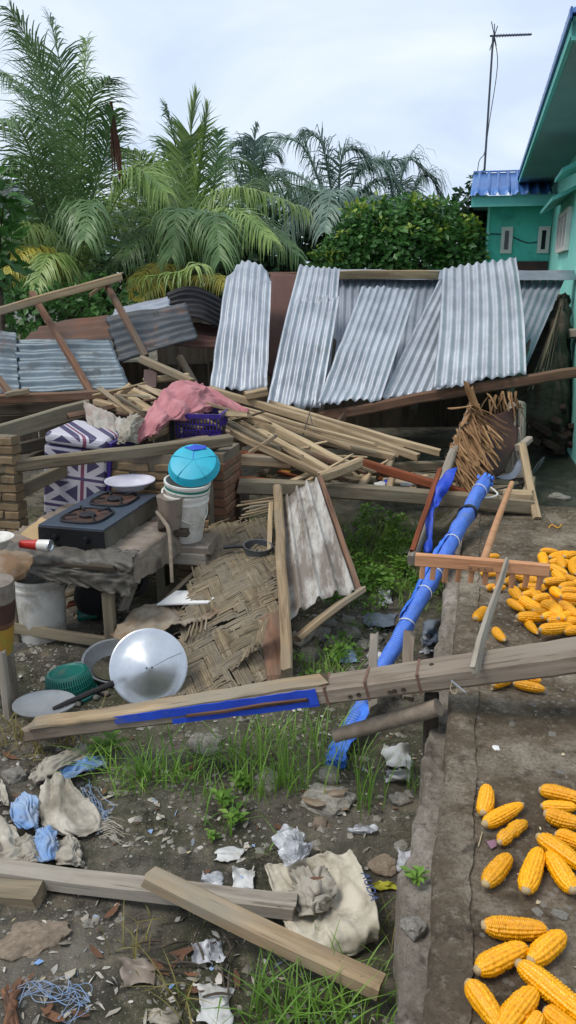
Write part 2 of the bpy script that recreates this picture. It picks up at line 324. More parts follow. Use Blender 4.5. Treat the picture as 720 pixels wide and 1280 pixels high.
# ------------------------------------------------------------------ mesh helpers
WM = {}
def mesh(name, vs, fs, smooth=False, sharp=None):
    me = bpy.data.meshes.new(name); me.from_pydata([tuple(v) for v in vs], [], fs); me.update()
    if smooth or sharp:
        me.polygons.foreach_set('use_smooth', [True]*len(me.polygons))
        if sharp: me.set_sharp_from_angle(angle=R(sharp))
    return me
def link(name, me, mat=None, parent=None, M=None):
    o = bpy.data.objects.new(name, me); COL.objects.link(o)
    if me is not None and mat and not me.materials: me.materials.append(MT[mat])
    M = M or Matrix.Identity(4); WM[o.name] = M.copy()
    if parent: o.parent = parent; o.matrix_local = WM[parent.name].inverted() @ M
    else: o.matrix_local = M
    return o
def tag(o, label=None, cat=None, group=None, kind=None):
    if label: o['label'] = label
    if cat: o['category'] = cat
    if group: o['group'] = group
    if kind: o['kind'] = kind
    return o
def empty(name, loc, label, cat, group=None, M=None):
    o = link(name, None, None, None, M or Matrix.Translation(loc)); o.empty_display_size = .1
    return tag(o, label, cat, group)
def solid(o, t, off=0.):
    m = o.modifiers.new('thickness', 'SOLIDIFY'); m.thickness = t; m.offset = off; return o
def frame(A, B, roll=0., up=None):
    x = (B-A).normalized(); u = up or (V((0, 0, 1)) if abs(x.z) < .9 else V((0, -1, 0)))
    y = u.cross(x).normalized(); z = x.cross(y)
    M = Matrix((x, y, z)).transposed().to_4x4() @ Matrix.Rotation(R(roll), 4, 'X'); M.translation = A; return M
def beam_mesh(name, L, w, h, seg=None, jit=.0035, bow=None, taper=1., rag=.011, ch=.17, rn=None):
    rn = rn or rnd; seg = seg or max(3, int(L/.18)); c = ch*min(w, h); vs = []; fs = []
    prof = [(-w/2+c, -h/2), (w/2-c, -h/2), (w/2, -h/2+c), (w/2, h/2-c), (w/2-c, h/2), (-w/2+c, h/2), (-w/2, h/2-c), (-w/2, -h/2+c)]
    bow = rn.uniform(-.006, .008)*L if bow is None else bow
    js = [(rn.uniform(-1, 1)*jit, rn.uniform(-1, 1)*jit) for _ in range(seg+1)]
    for i in range(seg+1):
        t = i/seg; k = 1+(taper-1)*t
        for y, z in prof:
            e = rn.uniform(-rag, rag) if i in (0, seg) else 0
            vs.append((t*L+e, y*k+js[i][0]+rn.uniform(-.3, .3)*jit, z*k+js[i][1]+bow*4*t*(1-t)+rn.uniform(-.3, .3)*jit))
    for i in range(seg):
        for j in range(8): a = i*8+j; b = i*8+(j+1) % 8; fs.append((a, b, b+8, a+8))
    fs.append(tuple(range(7, -1, -1))); fs.append(tuple(range(seg*8, seg*8+8)))
    return mesh(name, vs, fs, sharp=35)
def plank(name, A, B, w, h, mat, label=None, cat='plank', group=None, parent=None, roll=0., up=None, **k):
    M = frame(A, B, roll, up); me = beam_mesh(name, (B-A).length, w, h, **k)
    o = link(name, me, mat, parent, M)
    if not parent: tag(o, label, cat, group)
    return o
def cr(p, t):
    n = len(p)-1; t = max(0., min(.99999, t))*n; i = int(t); f = t-i
    a, b, c, d = p[max(0, i-1)], p[i], p[i+1], p[min(n, i+2)]
    return b*1. + (c-a)*(.5*f) + (a*2-b*5+c*4-d)*(.5*f*f) + (b*3-a-c*3+d)*(.5*f*f*f)
def tube_vf(pts, rads, seg=10, vs=None, fs=None, cap=True, jit=0.):
    vs = [] if vs is None else vs; fs = [] if fs is None else fs; base = len(vs); n = len(pts)
    ref = V((0, 0, 1)); prev = None
    for i, p in enumerate(pts):
        t = (pts[min(n-1, i+1)]-pts[max(0, i-1)]).normalized()
        if prev is None: a = t.cross(ref) if abs(t.dot(ref)) < .95 else t.cross(V((1, 0, 0)))
        else: a = prev - t*prev.dot(t)
        a.normalize(); prev = a; b = t.cross(a); r = rads[i] if hasattr(rads, '__len__') else rads
        for j in range(seg):
            g = 2*math.pi*j/seg; rr = r*(1+(rnd.uniform(-jit, jit) if jit else 0)); vs.append(p+a*(math.cos(g)*rr)+b*(math.sin(g)*rr))
    for i in range(n-1):
        for j in range(seg):
            q = base+i*seg; fs.append((q+j, q+(j+1) % seg, q+seg+(j+1) % seg, q+seg+j))
    if cap: fs.append(tuple(base+j for j in range(seg-1, -1, -1))); fs.append(tuple(base+(n-1)*seg+j for j in range(seg)))
    return vs, fs
def tube(name, pts, rads, mat, label=None, cat=None, group=None, parent=None, seg=10, n=None, jit=0.):
    if n:
        q = [cr(pts, i/n) for i in range(n+1)]
        if hasattr(rads, '__len__'):
            rv = [V((r, 0, 0)) for r in rads]; rads = [cr(rv, i/n).x for i in range(n+1)]
        pts = q
    o0 = pts[0]; vs, fs = tube_vf([p-o0 for p in pts], rads, seg, jit=jit)
    o = link(name, mesh(name, vs, fs, sharp=50), mat, parent, Matrix.Translation(o0))
    if not parent: tag(o, label, cat, group)
    return o
def lathe_mesh(name, prof, seg=40, sharp=40, sx=1., wob=0.):
    vs = []; fs = []
    for r, z in prof:
        for j in range(seg):
            g = 2*math.pi*j/seg; k = 1+wob*math.sin(3*g+1)*.5+wob*math.sin(5*g)*.5
            vs.append((math.cos(g)*r*sx*k, math.sin(g)*r*k, z))
    for i in range(len(prof)-1):
        for j in range(seg): fs.append((i*seg+j, i*seg+(j+1) % seg, (i+1)*seg+(j+1) % seg, (i+1)*seg+j))
    return mesh(name, vs, fs, sharp=sharp)
def axisM(loc, axis, spin=0.):
    return Matrix.Translation(loc) @ V(axis).normalized().to_track_quat('Z', 'Y').to_matrix().to_4x4() @ Matrix.Rotation(R(spin), 4, 'Z')
def loft(name, rows, nu, nv, mat, fold=0., ff=6., crease=0., cf=9., thick=.003, label=None, cat=None, group=None, parent=None, seed=0, edge=0., flat=False, wr=0., wdir=(3., 15.)):
    P = []
    for j in range(nv+1):
        col = [cr(r, 0) for r in rows]
        t = j/nv; P.append([cr(r, t) for r in rows])
    g = []
    for i in range(nu+1):
        g.append([cr(P[j], i/nu) for j in range(nv+1)])
    o0 = g[nu//2][nv//2].copy(); vs = []; fs = []; sv = V((seed*3.1, seed*1.7, seed*.9))
    for i in range(nu+1):
        for j in range(nv+1):
            a = g[min(nu, i+1)][j]-g[max(0, i-1)][j]; b = g[i][min(nv, j+1)]-g[i][max(0, j-1)]
            n = a.cross(b); n = n.normalized() if n.length > 1e-9 else V((0, 0, 1))
            p = g[i][j]; d = fold*NZ.noise(p*ff+sv)+fold*.5*NZ.noise(p*ff*2.3+sv)+crease*(.35-abs(NZ.noise(p*cf+sv)))
            if wr:
                uu, vv = i/nu, j/nv; wx = .6*NZ.noise(V((uu*3, vv*3, seed))); a_ = abs(NZ.noise(V((uu*wdir[0]+wx, vv*wdir[1]+wx*3, seed+.5)))); b_ = abs(NZ.noise(V((uu*wdir[1]*.55+wx*2, vv*wdir[0]*1.2+wx, seed+7.5)))); c_ = NZ.noise(V((uu*28, vv*28, seed+3.)))
                d += wr*(.42-a_*1.5)+wr*.6*(.3-b_)+wr*.10*c_
            q = p + n*d
            if edge and (i in (0, nu) or j in (0, nv)):
                q = q + V((NZ.noise(p*40+sv), NZ.noise(p*40+sv*2), NZ.noise(p*40-sv)))*edge
            vs.append(q-o0)
    for i in range(nu):
        for j in range(nv): q = i*(nv+1)+j; fs.append((q, q+1, q+nv+2, q+nv+1))
    o = link(name, mesh(name, vs, fs, smooth=not flat), mat, parent, Matrix.Translation(o0)); solid(o, thick)
    if not parent: tag(o, label, cat, group)
    return o
def sheet(name, c, nc, amp, mat, label=None, cat='roof sheet', group=None, parent=None, along='v', nv=30, crump=0., cfr=5., bend=None, rag=0., prof='sin', seed=0, thick=.0016):
    # c = bottom-left, bottom-right, top-right, top-left; the ribs run from bottom to top ('v') or from left to right ('h')
    bl, br, tr, tl = c; o0 = (bl+br+tr+tl)/4; nu = nc*8; sv = V((seed*2.3, seed, seed*.7))
    n = ((br-bl).cross(tl-bl)).normalized(); vs = []; fs = []
    nU, nV = (nu, nv) if along == 'v' else (nv, nu)
    for j in range(nV+1):
        for i in range(nU+1):
            u = i/nU; v = j/nV; p = bl*((1-u)*(1-v))+br*(u*(1-v))+tr*(u*v)+tl*((1-u)*v)
            s = u if along == 'v' else v
            if prof == 'sin':
                so_ = (1-s if False else s); tt = v if along == 'v' else u; h = amp*(1+.45*NZ.noise(V((s*4+seed, tt*1.5, 1))))*math.sin(2*math.pi*nc*s+.9*NZ.noise(V((s*3, tt*2, seed+.3))))+.012*NZ.noise(V((s*2.2, tt*1.8, seed+9.)))*(amp/.011)
            else:
                f = (s*nc) % 1.; h = amp*(2*min(1, max(0, (f-.55)/.08))*min(1, max(0, (.88-f)/.08))-.5)
            q = p*1.; 
            if crump:
                k = crump if not callable(crump) else crump(u, v)
                h = h*(1-min(.75, k*10*abs(NZ.noise(q*3+sv)))) + k*(NZ.noise(q*cfr+sv)+.6*(.4-abs(NZ.noise(q*cfr*1.9-sv))))
            if bend: q = q + bend(u, v)
            if rag:
                t = tl-bl if along == 'v' else br-bl; e = v if along == 'v' else u
                if e in (0, 1): q = q + t.normalized()*NZ.noise(q*18+sv)*rag
            vs.append(q+n*h-o0)
    for j in range(nV):
        for i in range(nU): q = j*(nU+1)+i; fs.append((q, q+1, q+nU+2, q+nU+1))
    o = link(name, mesh(name, vs, fs, smooth=True), mat, parent, Matrix.Translation(o0)); solid(o, thick)
    if not parent: tag(o, label, cat, group)
    return o
def poly(name, pts, th, mat, parent=None, label=None, cat=None, kind=None):
    # a flat slab: outline pts (coplanar), extruded by vector th
    n = len(pts); o0 = pts[0]; vs = [p-o0 for p in pts]+[p+th-o0 for p in pts]
    fs = [tuple(range(n)), tuple(range(2*n-1, n-1, -1))]+[(i, i+n, (i+1) % n+n, (i+1) % n) for i in range(n)]
    me = mesh(name, vs, fs); 
    import bmesh
    bm = bmesh.new(); bm.from_mesh(me); bmesh.ops.recalc_face_normals(bm, faces=bm.faces); bm.to_mesh(me); bm.free()
    o = link(name, me, mat, parent, Matrix.Translation(o0))
    if not parent: tag(o, label, cat, None, kind)
    return o
def rock_mesh(name, seed, sub=2, amp=.25, flat=.6, cl=(0, 1, 2)):
    import bmesh
    bm = bmesh.new(); bmesh.ops.create_icosphere(bm, subdivisions=sub, radius=1)
    s = V((seed*5.1, seed*2.7, seed))
    for v in bm.verts:
        k = 1+amp*NZ.noise(v.co*1.3+s)+amp*.6*NZ.noise(v.co*3+s); v.co = v.co*k; v.co.z *= flat
        for a in cl:
            lim = .78
            if abs(v.co[a]) > lim: v.co[a] = math.copysign(lim+(abs(v.co[a])-lim)*.35, v.co[a])
    me = bpy.data.meshes.new(name); bm.to_mesh(me); bm.free()
    me.polygons.foreach_set('use_smooth', [True]*len(me.polygons)); me.set_sharp_from_angle(angle=R(38)); return me
def text(name, s, size, mat, M, parent, ext=.0006):
    cu = bpy.data.curves.new(name, 'FONT'); cu.body = s; cu.size = size; cu.extrude = ext; cu.align_x = 'CENTER'; cu.align_y = 'CENTER'
    t = bpy.data.objects.new(name+'_tmp', cu); COL.objects.link(t); bpy.context.view_layer.update()
    me = bpy.data.meshes.new_from_object(t.evaluated_get(bpy.context.evaluated_depsgraph_get())); me.name = name
    bpy.data.objects.remove(t); me.materials.clear(); return link(name, me, mat, parent, M)
# ================================================================== SETTING
def axis_vals(lo, hi, f0, f1, fine):
    v = [lo]; 
    while v[-1] < hi:
        x = v[-1]; d = 0 if f0 <= x <= f1 else (f0-x if x < f0 else x-f1)
        v.append(min(hi, x+max(fine, fine+d*.22)) if x >= f0 or d < 1e-6 else min(f0, x+max(fine, d*.18)))
    return v
xs = axis_vals(-250, 250, -2.4, 1.8, .03); ys = axis_vals(-60, 400, .6, 5.2, .03)
vs = [(x, y, gz(x, y) if abs(x) < 12 and y < 20 else -.1) for y in ys for x in xs]; nx = len(xs)
fs = [(j*nx+i, j*nx+i+1, (j+1)*nx+i+1, (j+1)*nx+i) for j in range(len(ys)-1) for i in range(nx-1)]
# the ground stays below the slab
vs = [(x, y, min(z, -.12) if (lambda a, b: a > -.12 and b < SLAB_B)(*Sinv((x, y))) else z) for x, y, z in vs]
tag(link('ground', mesh('ground', vs, fs, smooth=True), 'mud'), 'dark damp muddy ground strewn with litter and stones', kind='structure')
# concrete yard slab with its raised edge strip and the ragged mortar below
def strip(name, a0, a1, z0, z1, b0, b1, mat, ragl=0., ragz=0., nb=160, na=6, parent=None, ragr=0.):
    vs = []; fs = []; rows = []
    for j in range(nb+1):
        b = b0+(b1-b0)*j/nb; r = ragl*(NZ.noise(V((b*3, 1, a0)))+.6*NZ.noise(V((b*9, 4, a0)))+.4*NZ.noise(V((b*27, 4, a0))))
        al = a0+r; a1_ = a1; a1 = a1+ragr*(NZ.noise(V((b*4, 7, 1)))+.6*NZ.noise(V((b*15, 7, 1)))+.3*NZ.noise(V((b*45, 7, 1)))); pr = [(al, z0)]
        for i in range(na+1):
            a = al+(a1-al)*i/na; edge = .012 if i == 0 else 0
            pr.append((a, z1-edge+ragz*(NZ.noise(V((a*14, b*14, 2)))+.5*NZ.noise(V((a*40, b*40, 2))))))
        pr.append((a1, z0)); rows.append(pr); a1 = a1_
    k = len(rows[0]); o0 = S(a0, b0)
    for j, pr in enumerate(rows):
        b = b0+(b1-b0)*j/nb
        for a, z in pr: vs.append(S(a, b, z)-o0)
    for j in range(nb):
        for i in range(k-1): fs.append((j*k+i, j*k+i+1, (j+1)*k+i+1, (j+1)*k+i))
    fs.append(tuple(range(k-1, -1, -1))); fs.append(tuple(nb*k+i for i in range(k)))
    return link(name, mesh(name, vs, fs, sharp=50), mat, parent, Matrix.Translation(o0))
slab = strip('concrete_yard', -.085, 4.0, -.5, 0, -3, SLAB_B, 'concrete_yard', 0, .003, 420, 60); tag(slab, 'stained grey concrete yard slab where corn dries', kind='structure')
kerb = strip('kerb', -.098, .0, -.45, .009, -3, SLAB_B+.05, 'concrete_kerb', .012, .009, 560, 12, ragr=.012); tag(kerb, 'worn concrete edge strip along the drying yard', kind='structure')
foot = strip('rubble_footing', -.165, -.09, -.5, -.07, -3, SLAB_B-.6, 'mortar_edge', .035, .022, 560, 12); tag(foot, 'ragged crumbling mortar ledge below the yard edge', kind='structure')
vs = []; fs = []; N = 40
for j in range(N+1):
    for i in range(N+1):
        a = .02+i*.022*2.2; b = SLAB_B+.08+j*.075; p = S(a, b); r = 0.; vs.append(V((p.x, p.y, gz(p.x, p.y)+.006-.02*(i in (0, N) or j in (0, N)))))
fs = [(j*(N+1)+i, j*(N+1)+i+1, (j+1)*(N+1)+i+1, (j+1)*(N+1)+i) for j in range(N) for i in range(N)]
tag(link('shaded_wet_ground', mesh('shaded_wet_ground', vs, fs, smooth=True), 'mud_wet_shaded'), 'wet soil between shed and house, darkened to paint in the eave shade', kind='structure')  # sheet over the ground; house shade is painted into its wet soil colour
# ------------------------------------------------------------------ teal house
EA, WA, HB0, HB1, EZ = .29, .80, 3.9, 11.1, 2.86
house = empty('teal_house', S(WA, HB1), 'teal plastered house with blue metal roof on the right', 'house')
def sbox(name, a0, a1, b0, b1, z0, z1, mat, parent):
    p = [S(a0, b0, z0), S(a1, b0, z0), S(a1, b1, z0), S(a0, b1, z0)]; return poly(name, p, V((0, 0, z1-z0)), mat, parent)
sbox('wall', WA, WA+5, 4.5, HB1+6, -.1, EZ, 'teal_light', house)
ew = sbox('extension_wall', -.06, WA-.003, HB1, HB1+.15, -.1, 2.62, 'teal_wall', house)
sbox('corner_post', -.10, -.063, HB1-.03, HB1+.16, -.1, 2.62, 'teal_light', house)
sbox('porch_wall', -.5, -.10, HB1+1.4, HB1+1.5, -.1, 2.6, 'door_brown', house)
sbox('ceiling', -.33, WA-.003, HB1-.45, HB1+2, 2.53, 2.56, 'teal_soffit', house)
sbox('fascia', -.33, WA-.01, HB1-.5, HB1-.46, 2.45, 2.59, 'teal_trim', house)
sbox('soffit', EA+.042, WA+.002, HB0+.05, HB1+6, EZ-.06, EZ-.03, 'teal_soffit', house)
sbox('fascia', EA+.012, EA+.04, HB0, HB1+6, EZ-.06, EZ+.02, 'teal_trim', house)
# gable board at the near end
p0 = S(EA+.02, HB0, EZ-.075); poly('gable_board', [p0, S(EA+.02, HB0, EZ+.04), S(EA+1.6, HB0, EZ+.55), S(EA+1.6, HB0, EZ-.20)], SD*.04, 'teal_trim', house)
# main roof panels: ribbed blue sheets
rib = []
for k in range(6):
    b0 = HB0-.08+k*1.95; b1 = b0+1.97
    sheet('roof_panel', (S(EA+.004, b1, EZ+.045+.004*(k % 2)), S(EA+.004, b0, EZ+.045+.004*(k % 2)), S(EA+3.2, b0, EZ+1.1), S(EA+3.2, b1, EZ+1.1)), 8, .02, 'roof_blue', parent=house, prof='trap', nv=3)
poly('roof_edge', [S(EA-.006, HB0-.1, EZ+.01), S(EA-.006, HB0-.1, EZ+.065), S(EA-.006, HB1+6, EZ+.065), S(EA-.006, HB1+6, EZ+.01)], SR*.012, 'roof_blue', house)
# extension roof panels
for k in range(4):
    a0 = -.35+k*.27; a1 = a0+.275
    sheet('roof_panel', (S(a0, HB1-.56, 2.60), S(a1, HB1-.56, 2.60), S(a1, HB1+.75, 3.03), S(a0, HB1+.75, 3.03)), 2, .018, 'roof_blue', parent=house, prof='trap', nv=3, seed=k)
poly('ridge_cap', [S(-.35, HB1+.72, 3.03), S(.72, HB1+.72, 3.03), S(.72, HB1+.85, 3.05), S(-.35, HB1+.85, 3.05)], V((0, 0, .02)), 'roof_blue', house)
def ventwin(a, b, z, w, h):
    f = empty('window', S(a, b, z), None, None); f.parent = house; f.matrix_local = WM[house.name].inverted() @ Matrix.Translation(S(a, b, z))
    t = .05
    for (x0, x1, y0, y1) in ((-w/2, w/2, -h/2, -h/2+t), (-w/2, w/2, h/2-t, h/2), (-w/2, -w/2+t, -h/2+t, h/2-t), (w/2-t, w/2, -h/2+t, h/2-t)):
        q = sbox('frame', a+x0, a+x1, b-.05, b+.02, z+y0, z+y1, 'frame_white', f)
    sbox('pane', a-w/2+t, a+w/2-t, b-.02, b-.01, z-h/2+t, z+h/2-t, 'glass_dark', f)
ventwin(.19, HB1, 2.03, .16, .36); ventwin(.70, HB1, 2.03, .16, .36)
sbox('door_lintel', .18, .78, HB1-.06, HB1-.002, 1.55, 1.74, 'door_brown', house)
sbox('door', .22, .74, HB1-.04, HB1-.002, -.1, 1.55, 'door_brown', house)
# windows and awnings on the side wall
def sidewin(b0, b1, z0, z1, n):
    f = empty('window', S(WA, b0, z0), None, None); f.parent = house; f.matrix_local = WM[house.name].inverted() @ Matrix.Translation(S(WA, b0, z0))
    for i in range(n+1):
        b = b0+(b1-b0)*i/n; sbox('frame', WA-.05, WA-.002, b-.03, b+.03, z0, z1, 'frame_white', f)
    sbox('frame', WA-.045, WA-.002, b0-.03, b1+.03, z0-.05, z0-.001, 'frame_white', f); sbox('frame', WA-.045, WA-.002, b0-.03, b1+.03, z1+.001, z1+.05, 'frame_white', f)
    for i in range(n): sbox('pane', WA-.02, WA-.004, b0+(b1-b0)*i/n+.031, b0+(b1-b0)*(i+1)/n-.031, z0, z1, 'glass_dark', f)
sidewin(8.3, 9.5, 1.85, 2.2, 3); sidewin(8.9, 9.45, .2, 1.55, 1)
def awning(b0, b1, z): poly('awning', [S(WA-.003, b0, z+.04), S(WA-.003, b1, z+.04), S(WA-.24, b1, z-.07), S(WA-.24, b0, z-.07)], V((0, 0, .04)), 'teal_trim', house)
awning(8.0, 9.9, 2.36); awning(7.0, 7.9, 2.52)
tube('cable', [S(-.06, HB1-.01, 2.12), S(.2, HB1-.012, 2.10), S(.5, HB1-.012, 1.99), S(.78, HB1-.012, 2.05)], .008, 'wire', parent=house, seg=6, n=12)
# rail between house and shed
plank('rail', W(655, 369, 9.0), W(740, 371, 8.2), .05, .05, 'wood_dark', 'thin dark rail beside the teal house wall', 'rail')
plank('rail', W(676, 417, 8.0), W(740, 416, 7.2), .10, .09, 'wood_grey', 'short grey timber rail between shed roof and teal house', 'rail')
# ------------------------------------------------------------------ antenna
ap = atY(598, 330, 14); at_ = atY(616.5, 44, 14)
ant = empty('television_antenna', V((ap.x, ap.y, -.1)), 'tall thin television antenna pole rising behind the bush', 'antenna')
tube('pole', [V((ap.x, ap.y, -.1)), ap, at_], [.02, .02, .016], 'pole_grey', parent=ant, seg=8)
b0 = atY(613, 45, 14); b1 = atY(664, 43, 14.6); tube('boom', [b0, b1], .016, 'pole_grey', parent=ant, seg=6)
for i in range(14):
    p = b0.lerp(b1, .1+.88*i/13); l = .16-.004*i; tube('element', [p+V((-.02, -l*.3, -l*.25)), p+V((.02, l*.3, l*.25))], .006, 'pole_grey', parent=ant, seg=5)
for s_ in (-1, 1):
    p = atY(618, 45, 14)
    for q in range(3): tube('reflector', [p, p+V((-.06+.05*q, .0, s_*(.20-.03*q)))], .008, 'pole_grey', parent=ant, seg=5)
tube('cable', [at_, atY(622, 80, 14.05), atY(612, 150, 14.05), atY(606, 190, 14.05), atY(597, 215, 14.05), atY(600, 330, 14)], .007, 'wire', parent=ant, seg=5, n=24)
# ------------------------------------------------------------------ pale building far left
pb = empty('pale_building', atY(10, 400, 24), 'pale grey gabled building half hidden behind the left palm', 'building')
def Yq(pts, y): return [atY(a, b, y) for a, b in pts]
poly('wall', Yq([(-60, 400), (48, 400), (48, 300), (12, 232), (-60, 210)], 24), V((0, 5, 0)), 'wall_pale', pb)
poly('roof', Yq([(52, 306), (12, 226), (6, 226), (44, 306)], 23.8), V((0, 5, 0)), 'zinc_grey', pb)
poly('roof', Yq([(12, 226), (-60, 202), (-60, 208), (12, 233)], 23.8), V((0, 5, 0)), 'zinc_grey', pb)
# ------------------------------------------------------------------ palms and trees
def frond_mesh(name, pts, L, n, wid=.020, droop=1., lift=.35, fwdk=.7, sweep=None, rr=.022, seed=0, miss=.03):
    rn = random.Random(seed); o0 = pts[0]; pts = [p-o0 for p in pts]; N = 26
    c = [cr(pts, i/N) for i in range(N+1)]; vs, fs = tube_vf(c, [rr*(1-.85*i/N) for i in range(N+1)], 6)
    for k in range(n):
        t = .08+.92*(k+rn.random()*.6)/n; p = cr(pts, t); T = (cr(pts, min(1, t+.02))-cr(pts, t-.02)).normalized()
        sd_ = T.cross(V((0, 0, 1))); sd_ = sd_.normalized() if sd_.length > .15 else V((1, 0, 0))
        un = sd_.cross(T).normalized(); l = L*max(.22, math.sin(math.pi*(.14+.80*t))**.7)
        for s_ in (-1, 1):
            if rn.random() < miss: continue
            d = (sd_*s_*1. + T*(fwdk+.5*t) + un*(lift+rn.uniform(-.15, .15)) + V((rn.uniform(-.2, .2), rn.uniform(-.2, .2), rn.uniform(-.25, .15)))).normalized()
            ll = l*rn.uniform(.65, 1.15); q = p; b = len(vs); wv = T.cross(d).cross(d); wv = (T - d*T.dot(d)).normalized()
            ns = 4; dd = d.copy()
            for i in range(ns+1):
                wd = wid*(.55, 1, .85, .5, .06)[i]*.5; vs.append(q+wv*wd); vs.append(q-wv*wd)
                dd = (dd+V((0, 0, -.20*droop*(i+.6)*rn.uniform(.4, 1.7)))).normalized(); q = q+dd*(ll/ns)
            for i in range(ns): fs.append((b+2*i, b+2*i+1, b+2*i+3, b+2*i+2))
    return mesh(name, vs, fs, smooth=True), o0
def palm(name, loc, trunk_top, fronds, label, r=.16, group='palm trees behind the shed', tmat='wood_dark'):
    root = empty(name, loc, label, 'palm tree', group)
    tube('trunk', [loc, loc.lerp(trunk_top, .5)+V((.03, 0, 0)), trunk_top], [r*1.2, r, r*.8], tmat, parent=root, seg=12, n=14, jit=.06)
    for i, f in enumerate(fronds):
        pts, L, n, m = f[:4]; n = int(n*1.9); kw = f[4] if len(f) > 4 else {}
        me, o0 = frond_mesh('frond', pts, L, n, seed=i+len(name), **kw); link('frond', me, m, root, Matrix.Translation(o0))
    return root
def fy(y0, *p): return [atY(a, b, y0+(c if len(q) > 2 else 0)) for q in p for a, b, c in [tuple(q)+(0,) if len(q) == 2 else q]]
Y = 11.0; g, lt, ye, de, fa = 'palm_green', 'palm_light', 'palm_yellow', 'palm_dead', 'palm_far'
up_ = dict(droop=.75, lift=.2, fwdk=.8)
dr_ = dict(droop=1.5, lift=.3)
c0 = (86, 345)
palm('coconut_palm', atY(86, 400, Y)*1. - V((0, 0, .9)), atY(86, 360, Y), [
    (fy(Y, (84, 360), (84, 250, -.2), (62, 110, -.4), (14, 14, -.7)), .75, 62, g, up_),
    (fy(Y, (86, 360), (88, 240), (80, 110), (62, 22)), .70, 60, g, up_),
    (fy(Y, (88, 360), (96, 250, .3), (102, 140, .5), (108, 52, .6)), .65, 58, lt, up_),
    (fy(Y, (88, 360), (100, 230, -.3), (112, 130, -.6), (138, 98, -.9)), .65, 56, g, dict(droop=.7, lift=.2)),
    (fy(Y, (84, 360), (64, 230, .4), (34, 120, .6), (-8, 85, .7)), .75, 60, g, dict(droop=.9, lift=.2)),
    (fy(Y, (82, 360), (56, 250, -.5), (24, 160, -1.), (-25, 150, -1.6)), .8, 60, g, dict(droop=1.1, lift=.2)),
    (fy(Y, (90, 360), (112, 260, -.2), (132, 190, -.4), (141, 140, -.5)), .70, 54, g, up_),
    (fy(Y, (80, 365), (52, 300, -.6), (20, 278, -1.2), (-40, 285, -1.8)), .65, 56, lt, dr_),
    (fy(Y, (80, 370), (60, 320, -.8), (35, 310, -1.4), (5, 345, -1.9)), .6, 50, ye, dr_),
    (fy(Y, (92, 360), (130, 270, .2), (160, 225, .2), (215, 250, 0)), .75, 60, g, dr_),
    (fy(Y, (92, 365), (125, 290, -.9), (170, 215, -1.2), (208, 240, -1.6)), .75, 58, lt, dr_),
    (fy(Y, (86, 360), (60, 270, 1.), (40, 200, 1.5), (10, 200, 2)), .7, 55, g, dr_),
    (fy(Y, (88, 365), (104, 300, -1), (112, 250, -1.5), (105, 300, -2.4)), .7, 50, g, dr_),
    (fy(Y, (82, 370), (70, 330, -1), (60, 320, -1.6), (40, 372, -2.2)), .6, 44, lt, dr_),
    (fy(Y, (86, 360), (78, 230, .3), (52, 120, .5), (30, 50, .6)), .8, 58, g, up_),
    (fy(Y, (84, 360), (50, 270, -.2), (22, 215, -.4), (-20, 230, -.6)), .8, 58, g, dr_),
], 'large young coconut palm with tall upright fronds at far left')
